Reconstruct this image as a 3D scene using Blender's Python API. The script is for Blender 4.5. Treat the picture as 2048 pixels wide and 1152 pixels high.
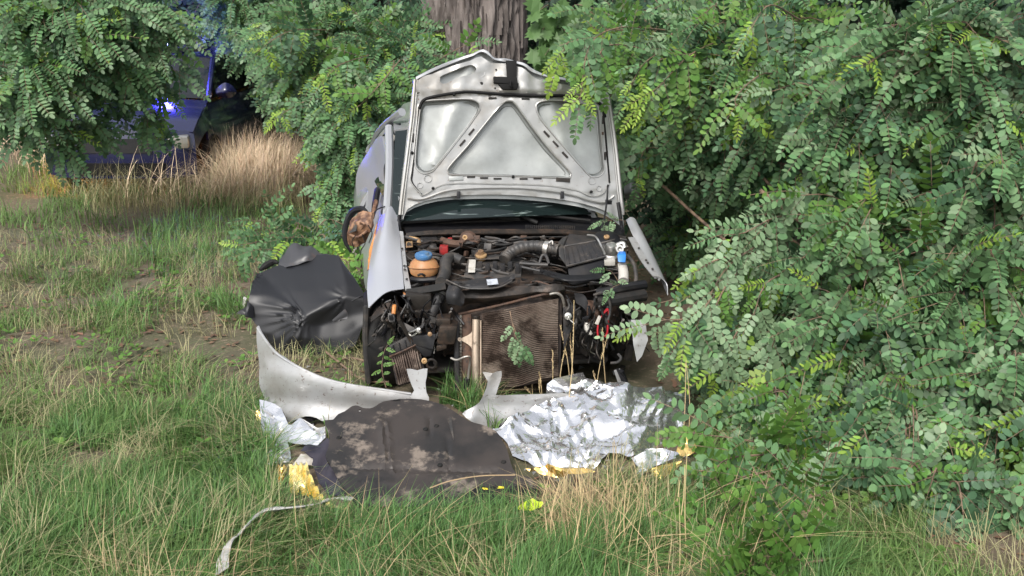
import bpy, bmesh, math, random
import numpy as np
from mathutils import Vector, Matrix, noise
from mathutils.geometry import delaunay_2d_cdt

random.seed(7); rng = np.random.default_rng(7)
for o in list(bpy.data.objects): bpy.data.objects.remove(o)
scene = bpy.context.scene
COL = scene.collection
R = math.radians

# ------------------------------------------------------------------ camera
FPX, CX, CY, CAMH, PITCH = 1914.0, 1024.0, 576.0, 2.2, R(16.75)   # photograph 2048 x 1152
cam = bpy.data.cameras.new('camera')
cam.sensor_width = 36; cam.lens = 36 * FPX / 2048
cam.clip_start = .05; cam.clip_end = 400
camo = bpy.data.objects.new('camera', cam); COL.objects.link(camo)
camo.location = (0, 0, CAMH); camo.rotation_euler = (R(90) - PITCH, 0, 0)
scene.camera = camo

# ------------------------------------------------------------------ light
SUN_EL, SUN_AZ = R(50), R(205)          # azimuth clockwise from +Y: behind the camera, a little to the left
world = bpy.data.worlds.new('World'); scene.world = world; world.use_nodes = True
nt = world.node_tree; nt.nodes.clear()
sky = nt.nodes.new('ShaderNodeTexSky'); sky.sky_type = 'NISHITA'; sky.sun_disc = False
sky.sun_elevation = SUN_EL; sky.sun_rotation = SUN_AZ; sky.air_density = 1.2; sky.dust_density = 4.0; sky.ozone_density = 1.0
bg = nt.nodes.new('ShaderNodeBackground'); bg.inputs['Strength'].default_value = .125
wo = nt.nodes.new('ShaderNodeOutputWorld')
hz_ = nt.nodes.new('ShaderNodeHueSaturation'); hz_.inputs['Saturation'].default_value = .35      # thin bright cloud over the blue
nt.links.new(sky.outputs[0], hz_.inputs['Color']); nt.links.new(hz_.outputs[0], bg.inputs[0]); nt.links.new(bg.outputs[0], wo.inputs[0])
sl = bpy.data.lights.new('sun', 'SUN'); sl.energy = 1.3; sl.angle = R(14); sl.color = (1, .96, .9)
so = bpy.data.objects.new('sun', sl); COL.objects.link(so); so.location = (-3, -4, 9)
sd = Vector((math.sin(SUN_AZ) * math.cos(SUN_EL), math.cos(SUN_AZ) * math.cos(SUN_EL), math.sin(SUN_EL)))
so.rotation_euler = sd.to_track_quat('Z', 'Y').to_euler()
scene.view_settings.view_transform = 'Standard'; scene.view_settings.look = 'None'
scene.view_settings.exposure = .86; scene.view_settings.gamma = 1; scene.view_settings.use_curve_mapping = False
scene.cycles.max_bounces = 6; scene.cycles.diffuse_bounces = 3; scene.cycles.glossy_bounces = 3
scene.cycles.transmission_bounces = 4; scene.cycles.transparent_max_bounces = 6
scene.cycles.use_denoising = True

# ------------------------------------------------------------------ measuring: photograph pixel + distance -> point of the place
cp, sp = math.cos(PITCH), math.sin(PITCH)
CAMP = Vector((0, 0, CAMH))
def ray(u, v):
    a, b = (u - CX) / FPX, (CY - v) / FPX
    return Vector((a, cp + b * sp, -sp + b * cp))
def W(u, v, Y):
    d = ray(u, v); return CAMP + d * (Y / d.y)
def G(u, v, z=0.0):
    d = ray(u, v); return CAMP + d * ((z - CAMH) / d.z)
def on_plane(p0, n):
    def f(u, v):
        d = ray(u, v); return CAMP + d * ((p0 - CAMP).dot(n) / d.dot(n))
    return f
def plane3(a, b, c):
    n = (b - a).cross(c - a).normalized()
    if n.dot(CAMP - a) < 0: n = -n
    return on_plane(a, n), n
YAW = R(10); CO = Vector((0, 5.1, 0)); CRT = Vector((math.cos(YAW), math.sin(YAW), 0)); CBK = Vector((-math.sin(YAW), math.cos(YAW), 0))
def C(s, d, z): return CO + CRT * s + CBK * d + Vector((0, 0, z))      # the wreck's own axes: across, back, up

# ------------------------------------------------------------------ materials
def mat(name, base, rough=.6, metal=0.0, c2=None, scale=8.0, lo=.45, hi=.6, c3=None, scale3=40.0, lo3=.58, hi3=.66, bump=0.0, bscale=60.0, coat=0.0, spec=.5, rough2=None, stretch=(1,1,1), island=0.0, emit=None, estr=0.0, trans=0.0, alpha=1.0):
    m = bpy.data.materials.new(name); m.use_nodes = True
    n = m.node_tree.nodes; l = m.node_tree.links; b = n['Principled BSDF']
    b.inputs['Base Color'].default_value = (*base, 1); b.inputs['Roughness'].default_value = rough
    b.inputs['Metallic'].default_value = metal; b.inputs['Specular IOR Level'].default_value = spec
    if coat: b.inputs['Coat Weight'].default_value = coat; b.inputs['Coat Roughness'].default_value = .08
    if alpha < 1: b.inputs['Alpha'].default_value = alpha
    if trans: b.inputs['Transmission Weight'].default_value = trans
    tc = n.new('ShaderNodeTexCoord'); mp = n.new('ShaderNodeMapping'); mp.inputs['Scale'].default_value = stretch
    l.new(tc.outputs['Object'], mp.inputs[0])
    def noi(sc, det=6, ro=.6):
        t = n.new('ShaderNodeTexNoise'); t.inputs['Scale'].default_value = sc; t.inputs['Detail'].default_value = det; t.inputs['Roughness'].default_value = ro
        l.new(mp.outputs[0], t.inputs['Vector']); return t
    def ramp(src, a, c):
        r = n.new('ShaderNodeMapRange'); r.inputs[1].default_value = a; r.inputs[2].default_value = c; l.new(src, r.inputs[0]); return r.outputs[0]
    col = None
    def mix(fac, A, B):
        x = n.new('ShaderNodeMix'); x.data_type = 'RGBA'; l.new(fac, x.inputs[0])
        if isinstance(A, tuple): x.inputs[6].default_value = (*A, 1)
        else: l.new(A, x.inputs[6])
        x.inputs[7].default_value = (*B, 1); return x.outputs[2]
    if c2:
        f = ramp(noi(scale).outputs['Fac'], lo, hi); col = mix(f, base, c2)
        if rough2 is not None:
            r = n.new('ShaderNodeMapRange'); r.inputs[3].default_value = rough; r.inputs[4].default_value = rough2; l.new(f, r.inputs[0]); l.new(r.outputs[0], b.inputs['Roughness'])
            if metal:
                r2 = n.new('ShaderNodeMapRange'); r2.inputs[3].default_value = metal; r2.inputs[4].default_value = 0; l.new(f, r2.inputs[0]); l.new(r2.outputs[0], b.inputs['Metallic'])
    if c3: col = mix(ramp(noi(scale3, 8, .7).outputs['Fac'], lo3, hi3), col or base, c3)
    if island:
        g = n.new('ShaderNodeNewGeometry'); h = n.new('ShaderNodeHueSaturation')
        r = n.new('ShaderNodeMapRange'); r.inputs[3].default_value = 1 - island; r.inputs[4].default_value = 1 + island; l.new(g.outputs['Random Per Island'], r.inputs[0]); l.new(r.outputs[0], h.inputs['Value'])
        r2 = n.new('ShaderNodeMapRange'); r2.inputs[3].default_value = .485; r2.inputs[4].default_value = .51; 
        mu = n.new('ShaderNodeMath'); mu.operation = 'FRACT'; mm = n.new('ShaderNodeMath'); mm.operation = 'MULTIPLY'; mm.inputs[1].default_value = 7.31
        l.new(g.outputs['Random Per Island'], mm.inputs[0]); l.new(mm.outputs[0], mu.inputs[0]); l.new(mu.outputs[0], r2.inputs[0]); l.new(r2.outputs[0], h.inputs['Hue'])
        if col: l.new(col, h.inputs['Color'])
        else: h.inputs['Color'].default_value = (*base, 1)
        col = h.outputs[0]
    if col: l.new(col, b.inputs['Base Color'])
    if bump:
        bp = n.new('ShaderNodeBump'); bp.inputs['Strength'].default_value = bump; bp.inputs['Distance'].default_value = .01
        l.new(noi(bscale, 5).outputs['Fac'], bp.inputs['Height']); l.new(bp.outputs[0], b.inputs['Normal'])
    if emit: b.inputs['Emission Color'].default_value = (*emit, 1); b.inputs['Emission Strength'].default_value = estr
    return m
def leafmat(name, base, island=.35, transl=.3, rough=.45):
    m = mat(name, base, rough, island=island, spec=.4)
    n = m.node_tree.nodes; l = m.node_tree.links; b = n['Principled BSDF']; out = n['Material Output']
    t = n.new('ShaderNodeBsdfTranslucent'); mx = n.new('ShaderNodeMixShader'); mx.inputs[0].default_value = transl
    src = b.inputs['Base Color'].links[0].from_socket
    l.new(src, t.inputs['Color']); l.new(b.outputs[0], mx.inputs[1]); l.new(t.outputs[0], mx.inputs[2]); l.new(mx.outputs[0], out.inputs[0])
    return m
M = {}
M['paint'] = mat('silver_paint', (.43,.44,.455), .28, .4, coat=.7, bump=.02, bscale=300, c3=(.16,.13,.10), scale3=30, lo3=.66, hi3=.74)
M['paint_dirty'] = mat('silver_plastic_scuffed', (.39,.395,.40), .36, .25, c2=(.27,.255,.235), scale=4, lo=.45, hi=.75, c3=(.11,.07,.05), scale3=44, lo3=.59, hi3=.68, bump=.05, bscale=120)
M['paint_inner'] = mat('bonnet_inner_paint', (.37,.37,.36), .32, .5, c2=(.27,.245,.21), scale=4.5, lo=.5, hi=.75, c3=(.17,.10,.065), scale3=30, lo3=.63, hi3=.70, bump=.03, bscale=150)
M['bare'] = mat('bonnet_skin_primer', (.35,.365,.355), .34, .45, c2=(.25,.26,.25), scale=6, lo=.4, hi=.75, c3=(.25,.22,.18), scale3=60, lo3=.64, hi3=.72, bump=.06, bscale=200)
M['plastic'] = mat('black_plastic', (.010,.010,.012), .42, spec=.35, c2=(.026,.024,.022), scale=9, lo=.5, hi=.75, bump=.04, bscale=150)
M['dusty'] = mat('dusty_black_plastic', (.020,.020,.022), .55, spec=.35, c2=(.05,.042,.036), scale=10, lo=.42, hi=.72, c3=(.10,.08,.065), scale3=35, lo3=.6, hi3=.7, bump=.08, bscale=120)
M['rubber'] = mat('black_rubber', (.011,.011,.011), .7, spec=.3, c2=(.028,.023,.02), scale=14, lo=.5, hi=.7, bump=.08, bscale=80)
M['hose'] = mat('grey_rubber_hose', (.035,.034,.034), .5, c2=(.10,.085,.072), scale=12, lo=.45, hi=.7, bump=.06, bscale=90)
M['iron'] = mat('oily_iron', (.026,.022,.019), .45, .35, c2=(.085,.056,.04), scale=9, lo=.42, hi=.68, c3=(.02,.018,.016), scale3=30, lo3=.5, hi3=.62, bump=.25, bscale=50)
M['rust'] = mat('rusty_steel', (.085,.052,.038), .7, .2, c2=(.12,.065,.042), scale=14, lo=.4, hi=.65, c3=(.04,.03,.026), scale3=25, lo3=.52, hi3=.62, bump=.3, bscale=60)
M['alu'] = mat('dirty_aluminium', (.35,.33,.30), .4, .7, c2=(.12,.10,.08), scale=12, lo=.42, hi=.62, bump=.15, bscale=80)
M['bright'] = mat('bright_zinc_metal', (.62,.61,.58), .3, .85, c2=(.22,.19,.16), scale=15, lo=.52, hi=.7)
M['fin'] = mat('radiator_fin', (.14,.10,.08), .5, .35, c2=(.30,.245,.20), scale=6, lo=.42, hi=.68, c3=(.035,.022,.016), scale3=7, lo3=.46, hi3=.6, bump=.2, bscale=120)
M['core'] = mat('radiator_core', (.014,.010,.009), .8, c2=(.07,.05,.04), scale=9)
M['drier'] = mat('worn_brass_tube', (.55,.44,.34), .42, .6, c2=(.14,.10,.075), scale=7, lo=.5, hi=.66, c3=(.07,.05,.04), scale3=22, lo3=.58, hi3=.68, stretch=(1,1,.5))
M['tank'] = mat('stained_coolant_plastic', (.42,.21,.09), .45, c2=(.27,.13,.055), scale=7, lo=.4, hi=.75, c3=(.10,.06,.03), scale3=30, lo3=.64, hi3=.72)
M['tank'].node_tree.nodes['Principled BSDF'].inputs['Subsurface Weight'].default_value = .15
M['bluecap'] = mat('blue_plastic_cap', (.045,.14,.30), .5, c2=(.10,.15,.20), scale=25, lo=.5, hi=.7)
M['blue2'] = mat('bright_blue_cap', (.03,.20,.62), .4)
M['white'] = mat('dirty_white_plastic', (.48,.46,.42), .5, c2=(.30,.27,.22), scale=20, lo=.5, hi=.7)
M['red'] = mat('red_plastic', (.30,.02,.02), .45, c2=(.12,.02,.02), scale=20)
M['tan'] = mat('tan_corroded_metal', (.42,.27,.13), .5, .3, c2=(.14,.08,.05), scale=20, lo=.45, hi=.62)
M['orange'] = mat('orange_lens_and_reflection', (.55,.22,.06), .35, c2=(.25,.10,.04), scale=18)
M['copper'] = mat('torn_brown_lining', (.30,.17,.10), .55, .2, c2=(.09,.045,.03), scale=20, lo=.42, hi=.58, bump=.3, bscale=40)
M['label'] = mat('pale_sticker', (.42,.45,.5), .5, c2=(.28,.3,.33), scale=30)
M['wire_red'] = mat('red_wire', (.42,.02,.03), .4)
M['dark'] = mat('dark_cavity', (.012,.011,.010), .8, c2=(.03,.024,.02), scale=12, bump=.2)
M['seal'] = mat('seal_and_gap_shade', (.010,.010,.010), .7, spec=.2)
M['side_paint'] = mat('brightened_side_paint', (.60,.61,.64), .36, .65, bump=.03, bscale=200, c3=(.16,.13,.10), scale3=30, lo3=.66, hi3=.74)  # silver paint lightened and roughened so reflections on this side show stronger
M['glass'] = mat('cracked_windscreen', (.02,.035,.035), .08, spec=.6)
M['darkglass'] = mat('dark_car_glass', (.012,.014,.017), .06, spec=.6)
M['tray'] = mat('undershield_plastic', (.021,.0195,.019), .42, c2=(.046,.038,.034), scale=3.0, lo=.42, hi=.6, c3=(.20,.165,.135), scale3=4.6, lo3=.545, hi3=.63, bump=.07, bscale=90, rough2=None)
M['tarp'] = mat('black_polythene', (.012,.0125,.015), .44, spec=.55, bump=.03, bscale=30)
M['bag'] = mat('grey_plastic_bag', (.05,.05,.055), .4, spec=.6, c2=(.10,.06,.045), scale=9, lo=.58, hi=.7)
M['cloth'] = mat('navy_cloth', (.028,.027,.042), .85, bump=.15, bscale=300, c2=(.04,.036,.05), scale=8)
M['yellow'] = mat('yellow_foil', (.80,.60,.12), .3, .35, c2=(.85,.74,.38), scale=8, lo=.4, hi=.6)
M['strip'] = mat('white_fabric_tape', (.46,.45,.43), .7, c2=(.26,.25,.22), scale=14, lo=.48, hi=.7, bump=.1, bscale=150)
M['sticker'] = mat('yellow_sticker', (.75,.62,.04), .5)
M['neon'] = mat('neon_plastic', (.62,.82,.03), .5)
M['greenplate'] = mat('grey_green_plastic', (.04,.05,.045), .4, c2=(.12,.12,.10), scale=8)
M['bark'] = mat('furrowed_bark', (.19,.162,.148), .9, c2=(.085,.071,.064), scale=7, lo=.42, hi=.62, stretch=(1,1,.22), c3=(.27,.24,.22), scale3=20, lo3=.54, hi3=.68, bump=.9, bscale=38)
M['twig'] = mat('twig_bark', (.22,.15,.10), .85, c2=(.09,.065,.05), scale=20)
M['litterbrown'] = mat('dry_leaf', (.17,.10,.06), .8, island=.5)
M['straw'] = mat('dry_straw', (.46,.35,.19), .75, island=.3)
M['straw_red'] = mat('reddish_dry_grass', (.60,.47,.32), .8, island=.35)
M['leaf'] = leafmat('locust_leaf', (.115,.222,.095), .48, .28)
M['leaf_deep'] = leafmat('deep_green_leaf', (.065,.140,.068), .45, .25)
M['leaf_pale'] = leafmat('pale_locust_leaf', (.22,.325,.18), .28, .25)
M['leaf_young'] = leafmat('young_locust_leaf', (.27,.42,.07), .25, .35)
M['leaf_fresh'] = leafmat('fresh_green_leaf', (.13,.26,.055), .3, .35)
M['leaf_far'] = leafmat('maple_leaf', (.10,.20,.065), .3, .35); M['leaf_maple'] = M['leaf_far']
M['leaf_far'] = leafmat('woodland_leaf', (.04,.085,.05), .45, .25, .6)  # green darkened so the gaps behind the nearer leaves look deep in shade
M['grass'] = leafmat('grass_blade', (.14,.24,.07), .4, .3, .55)
M['grass_lush'] = leafmat('lush_grass_blade', (.11,.225,.065), .4, .3, .5)
M['grass_pale'] = leafmat('pale_grass_blade', (.36,.34,.18), .35, .25, .6)
M['soil'] = mat('leaf_mould_soil', (.13,.10,.07), .95, c2=(.085,.085,.045), scale=1.1, lo=.42, hi=.6, c3=(.24,.18,.13), scale3=22, lo3=.54, hi3=.66, bump=.8, bscale=30)
M['navy'] = mat('dark_blue_paint', (.012,.014,.06), .25, coat=.8)
# space blanket: silver on one face, gold on the other
def foilmat():
    m = bpy.data.materials.new('space_blanket_foil'); m.use_nodes = True
    n = m.node_tree.nodes; l = m.node_tree.links; b = n['Principled BSDF']
    g = n.new('ShaderNodeNewGeometry'); x = n.new('ShaderNodeMix'); x.data_type = 'RGBA'
    x.inputs[6].default_value = (.90,.90,.91,1); x.inputs[7].default_value = (.85,.60,.20,1)
    l.new(g.outputs['Backfacing'], x.inputs[0]); l.new(x.outputs[2], b.inputs['Base Color'])
    b.inputs['Metallic'].default_value = .9; b.inputs['Roughness'].default_value = .12
    tc = n.new('ShaderNodeTexCoord'); v = n.new('ShaderNodeTexVoronoi'); v.feature = 'F1'; v.inputs['Scale'].default_value = 16
    t = n.new('ShaderNodeTexNoise'); t.inputs['Scale'].default_value = 12; t.inputs['Detail'].default_value = 3
    l.new(tc.outputs['Object'], v.inputs['Vector']); l.new(tc.outputs['Object'], t.inputs['Vector'])
    a = n.new('ShaderNodeMath'); a.operation = 'ADD'; l.new(v.outputs['Distance'], a.inputs[0]); l.new(t.outputs['Fac'], a.inputs[1])
    bp = n.new('ShaderNodeBump'); bp.inputs['Strength'].default_value = .06; bp.inputs['Distance'].default_value = .02
    l.new(a.outputs[0], bp.inputs['Height']); l.new(bp.outputs[0], b.inputs['Normal'])
    return m
M['foil'] = foilmat()
# cracked glass: bright crack lines running out of two centres
def crackglass():
    m = M['glass']; n = m.node_tree.nodes; l = m.node_tree.links; b = n['Principled BSDF']
    tc = n.new('ShaderNodeTexCoord'); mp = n.new('ShaderNodeMapping'); mp.inputs['Scale'].default_value = (2.5, 6, 40); mp.inputs['Rotation'].default_value = (0, .5, 0)
    v = n.new('ShaderNodeTexNoise'); v.inputs['Scale'].default_value = 1.6; v.inputs['Detail'].default_value = 5
    l.new(tc.outputs['Object'], mp.inputs[0]); l.new(mp.outputs[0], v.inputs['Vector'])
    r = n.new('ShaderNodeMapRange'); r.inputs[1].default_value = .60; r.inputs[2].default_value = .70; r.inputs[3].default_value = 0; r.inputs[4].default_value = 1
    l.new(v.outputs[0], r.inputs[0])
    x = n.new('ShaderNodeMix'); x.data_type = 'RGBA'; x.inputs[6].default_value = (.010,.017,.017,1); x.inputs[7].default_value = (.20,.25,.24,1)
    l.new(r.outputs[0], x.inputs[0]); l.new(x.outputs[2], b.inputs['Base Color'])
crackglass()

# ------------------------------------------------------------------ mesh helpers
def cat(pts, n=6, closed=False):
    pts = [Vector(p) for p in pts]
    if len(pts) < 3 or n <= 1: return pts
    out = []; N = len(pts); rngi = range(N) if closed else range(N - 1)
    for i in rngi:
        p1, p2 = pts[i], pts[(i + 1) % N]
        p0 = pts[i - 1] if (i > 0 or closed) else p1 * 2 - p2
        p3 = pts[(i + 2) % N] if (i + 2 < N or closed) else p2 * 2 - p1
        for k in range(n):
            t = k / n
            out.append(.5 * ((2 * p1) + (p2 - p0) * t + (2 * p0 - 5 * p1 + 4 * p2 - p3) * t * t + (3 * p1 - p0 - 3 * p2 + p3) * t ** 3))
    if not closed: out.append(pts[-1])
    return out
class MB:
    def __init__(s): s.v = []; s.f = []
    def add(s, vs, fs):
        b = len(s.v); s.v += [tuple(x) for x in vs]; s.f += [[i + b for i in f] for f in fs]
    def tube(s, pts, r, n=8, sm=6, cap=True, closed=False):
        P = cat(pts, sm, closed); N = len(P); rr = r if isinstance(r, (list, tuple)) else None
        up = None; vs = []
        for i, p in enumerate(P):
            a = P[(i - 1) % N] if (closed or i > 0) else P[0]; c = P[(i + 1) % N] if (closed or i < N - 1) else P[-1]
            t = (c - a)
            t = t.normalized() if t.length > 1e-9 else Vector((0, 0, 1))
            if up is None: up = t.orthogonal().normalized()
            up = up - t * up.dot(t); up = up.normalized() if up.length > 1e-6 else t.orthogonal().normalized()
            w = t.cross(up)
            if rr: x = i / max(1, N - 1) * (len(rr) - 1); k = min(int(x), len(rr) - 2); ri = rr[k] + (rr[k + 1] - rr[k]) * (x - k)
            else: ri = r(i / max(1, N - 1)) if callable(r) else r
            vs += [p + (up * math.cos(j * 2 * math.pi / n) + w * math.sin(j * 2 * math.pi / n)) * ri for j in range(n)]
        fs = []
        for i in range(N if closed else N - 1):
            for j in range(n):
                a, b = i * n, ((i + 1) % N) * n
                fs.append([a + j, a + (j + 1) % n, b + (j + 1) % n, b + j])
        if cap and not closed: fs += [list(range(n))[::-1], [(N - 1) * n + j for j in range(n)]]
        s.add(vs, fs)
    def hexa(s, f, b):          # front four (bl, br, tr, tl), back four likewise
        s.add(list(f) + list(b), [[0,1,2,3],[7,6,5,4],[1,0,4,5],[2,1,5,6],[3,2,6,7],[0,3,7,4]])
    def box(s, c, x, y, z):     # centre and three half-axis vectors
        c = Vector(c); P = lambda i, j, k: c + x * i + y * j + z * k
        s.hexa([P(-1,-1,-1),P(1,-1,-1),P(1,-1,1),P(-1,-1,1)], [P(-1,1,-1),P(1,1,-1),P(1,1,1),P(-1,1,1)])
    def lathe(s, c, axis, prof, n=20, cap=True):     # prof: (distance along axis, radius)
        c = Vector(c); a = Vector(axis).normalized(); u = a.orthogonal().normalized(); w = a.cross(u); vs = []; fs = []
        for h, r in prof: vs += [c + a * h + (u * math.cos(2*math.pi*j/n) + w * math.sin(2*math.pi*j/n)) * r for j in range(n)]
        for i in range(len(prof) - 1):
            for j in range(n): fs.append([i*n+j, i*n+(j+1)%n, (i+1)*n+(j+1)%n, (i+1)*n+j])
        if cap: fs += [list(range(n))[::-1], [(len(prof)-1)*n+j for j in range(n)]]
        s.add(vs, fs)
    def patch(s, rows, n=4, m=4, th=.006, disp=None):   # smooth surface through rows of points, given a thickness
        rows = [cat(r, n) for r in rows]; cols = [cat([r[j] for r in rows], m) for j in range(len(rows[0]))]
        g = [[cols[j][i] for j in range(len(cols))] for i in range(len(cols[0]))]
        s.grid(g, th, disp)
    def facets(s, rows, n=8, th=.003, disp=None):       # flat planes meeting in ridges, only just softened
        def lin(r): return [Vector(a).lerp(Vector(b), k / n) for a, b in zip(r, r[1:]) for k in range(n)] + [Vector(r[-1])]
        rows = [lin(r) for r in rows]; cols = [lin([r[j] for r in rows]) for j in range(len(rows[0]))]
        g = [[cols[j][i] for j in range(len(cols))] for i in range(len(cols[0]))]
        for _ in range(3): g = [[g[i][j] if i in (0, len(g)-1) or j in (0, len(g[0])-1) else (g[i][j]*2 + g[i-1][j] + g[i+1][j] + g[i][j-1] + g[i][j+1]) / 6 for j in range(len(g[0]))] for i in range(len(g))]
        s.grid(g, th, disp)
    def grid(s, g, th=.006, disp=None):
        I, J = len(g), len(g[0])
        def nrm(i, j):
            a = g[min(i+1,I-1)][j] - g[max(i-1,0)][j]; b = g[i][min(j+1,J-1)] - g[i][max(j-1,0)]
            c = a.cross(b); return c.normalized() if c.length > 1e-12 else Vector((0,0,1))
        N = [[nrm(i, j) for j in range(J)] for i in range(I)]
        mid = g[I//2][J//2]; sgn = 1 if N[I//2][J//2].dot(CAMP - mid) > 0 else -1
        F = [[g[i][j] + (N[i][j] * sgn * disp(g[i][j]) if disp else Vector((0,0,0))) for j in range(J)] for i in range(I)]
        vs = [F[i][j] for i in range(I) for j in range(J)]; k = len(vs)
        q = lambda i, j, o=0: o + i * J + j
        fs = [[q(i,j), q(i,j+1), q(i+1,j+1), q(i+1,j)] if sgn < 0 else [q(i,j), q(i+1,j), q(i+1,j+1), q(i,j+1)] for i in range(I-1) for j in range(J-1)]
        if th:
            vs += [F[i][j] - N[i][j] * sgn * th for i in range(I) for j in range(J)]
            fs += [[x + k for x in reversed(f)] for f in fs]
            bd = [q(0,j) for j in range(J)] + [q(i,J-1) for i in range(1,I)] + [q(I-1,j) for j in range(J-2,-1,-1)] + [q(i,0) for i in range(I-2,0,-1)]
            for a, b in zip(bd, bd[1:] + bd[:1]): fs.append([a, b, b + k, a + k])
        s.add(vs, fs)
    def build(s, name, m, parent=None, smooth=True, bevel=0.0, angle=35, **props):
        me = bpy.data.meshes.new(name); me.from_pydata(s.v, [], s.f); me.materials.append(m)
        bm = bmesh.new(); bm.from_mesh(me)
        bmesh.ops.recalc_face_normals(bm, faces=bm.faces) if not props.pop('keepn', False) else None
        if bevel:
            ed = [e for e in bm.edges if len(e.link_faces) == 2 and e.calc_face_angle(0) > R(30)]
            try: bmesh.ops.bevel(bm, geom=ed, offset=bevel, segments=2, profile=.6, affect='EDGES', clamp_overlap=True)
            except Exception: pass
        if smooth:
            for f in bm.faces: f.smooth = True
            for e in bm.edges:
                if len(e.link_faces) == 2 and e.calc_face_angle(0) > R(angle): e.smooth = False
        bm.to_mesh(me); bm.free()
        return link(name, me, parent, **props)
def link(name, me, parent=None, **props):
    o = bpy.data.objects.new(name, me); COL.objects.link(o)
    if parent is not None:
        o.parent = parent
        pm = Matrix.Translation(parent['_w']) if '_w' in parent else Matrix.Identity(4)
        o.matrix_parent_inverse = pm.inverted()
    for k, v in props.items(): o[k] = v
    return o
def thing(name, label, catg, loc=(0,0,0), group=None):
    o = bpy.data.objects.new(name, None); COL.objects.link(o); o.location = loc; o['_w'] = list(loc)
    o.empty_display_size = .1; o['label'] = label; o['category'] = catg
    if group: o['group'] = group
    return o
def inpoly(P, poly):
    x, y = P[:,0], P[:,1]; c = np.zeros(len(P), bool); n = len(poly)
    for i in range(n):
        x1, y1 = poly[i]; x2, y2 = poly[(i+1) % n]
        if y1 == y2: continue
        c ^= ((y1 > y) != (y2 > y)) & (x < (x2 - x1) * (y - y1) / (y2 - y1) + x1)
    return c
def smooth2(poly, n): return [(p.x, p.y) for p in cat([Vector((x, y, 0)) for x, y in poly], n, True)] if n > 1 else list(poly)
def sheet(mb, outline, fmap, holes=(), step=6, th=.006, disp=None, sm=3, hsm=3, jitter=.3):
    """A cut sheet: the outline (photograph pixels) meshed finely, carried to its place by fmap, dented by disp(u, v), given a thickness."""
    out = smooth2(outline, sm); hs = [smooth2(h, hsm) for h in holes]
    def dens(p):
        r = []
        for i in range(len(p)):
            a, b = p[i], p[(i+1) % len(p)]; L = math.hypot(b[0]-a[0], b[1]-a[1]); k = max(1, int(L / step + .5))
            r += [(a[0] + (b[0]-a[0]) * t / k, a[1] + (b[1]-a[1]) * t / k) for t in range(k)]
        return r
    loops = [dens(out)] + [dens(h) for h in hs]
    pts = []; edges = []
    for lp in loops:
        b = len(pts); pts += lp; edges += [(b + i, b + (i+1) % len(lp)) for i in range(len(lp))]
    xs = [p[0] for p in out]; ys = [p[1] for p in out]
    gx, gy = np.meshgrid(np.arange(min(xs), max(xs), step), np.arange(min(ys), max(ys), step))
    Q = np.stack([gx.ravel(), gy.ravel()], 1); Q = Q + rng.uniform(-jitter, jitter, Q.shape) * step
    k = inpoly(Q, loops[0])
    for h in loops[1:]: k &= ~inpoly(Q, h)
    Q = Q[k]; B = np.array(pts)
    if len(Q): Q = Q[np.min(((Q[:,None,:] - B[None])**2).sum(2), 1) > (.45 * step)**2]
    allp = [Vector(p) for p in pts] + [Vector(p) for p in Q]
    r = delaunay_2d_cdt(allp, edges, [], 0, 1e-5); V, F = r[0], r[2]
    cen = np.array([[sum(V[i].x for i in f)/len(f), sum(V[i].y for i in f)/len(f)] for f in F])
    keep = inpoly(cen, loops[0])
    for h in loops[1:]: keep &= ~inpoly(cen, h)
    F = [f for f, kk in zip(F, keep) if kk]
    vs = [fmap(p.x, p.y) for p in V]
    nv = [Vector((0,0,0)) for _ in V]
    F2 = []
    for f in F:
        n = (vs[f[1]] - vs[f[0]]).cross(vs[f[2]] - vs[f[0]])
        if n.dot(CAMP - vs[f[0]]) < 0: f = list(reversed(f)); n = -n
        F2.append(list(f))
        for i in f: nv[i] += n
    nv = [n.normalized() if n.length > 1e-12 else Vector((0,-1,0)) for n in nv]
    if disp: vs = [p + n * disp(q.x, q.y) for p, n, q in zip(vs, nv, V)]
    if th:
        k = len(vs); cnt = {}
        for f in F2:
            for a, b in zip(f, f[1:] + f[:1]): cnt[(a, b)] = 1
        rim = [(a, b) for (a, b) in cnt if (b, a) not in cnt]
        vs = vs + [p - n * th for p, n in zip(vs, nv)]
        F2 = F2 + [[x + k for x in reversed(f)] for f in F2] + [[b, a, a + k, b + k] for a, b in rim]
    mb.add(vs, F2)
def nz(x, y, z=0, s=1.0): return noise.noise(Vector((x * s, y * s, z)))
# many copies of small meshes joined as one mesh (numpy)
def pack(name, parts, mats):
    """parts: list of (verts (N,3), faces list, matidx list, matrices (K,4,4))"""
    vs, lv, ls, mi = [], [], [], []; vo = 0
    for v, f, m, X in parts:
        K = len(X)
        if K == 0: continue
        h = np.concatenate([v, np.ones((len(v), 1))], 1)
        P = np.einsum('kij,nj->kni', X, h)[:, :, :3]; vs.append(P.reshape(-1, 3))
        fl = np.array([i for ff in f for i in ff]); sz = np.array([len(ff) for ff in f])
        off = (np.arange(K) * len(v) + vo)[:, None]
        lv.append((fl[None] + off).ravel()); ls.append(np.tile(sz, K)); mi.append(np.tile(np.array(m), K)); vo += K * len(v)
    me = bpy.data.meshes.new(name)
    for m in mats: me.materials.append(m)
    if not vs: return me
    vs = np.concatenate(vs); lv = np.concatenate(lv); ls = np.concatenate(ls); mi = np.concatenate(mi)
    me.vertices.add(len(vs)); me.vertices.foreach_set('co', vs.ravel())
    me.loops.add(len(lv)); me.loops.foreach_set('vertex_index', lv)
    me.polygons.add(len(ls)); me.polygons.foreach_set('loop_start', np.concatenate([[0], np.cumsum(ls)[:-1]])); me.polygons.foreach_set('loop_total', ls)
    me.polygons.foreach_set('material_index', mi)
    me.update(calc_edges=True); me.validate(); return me
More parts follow.
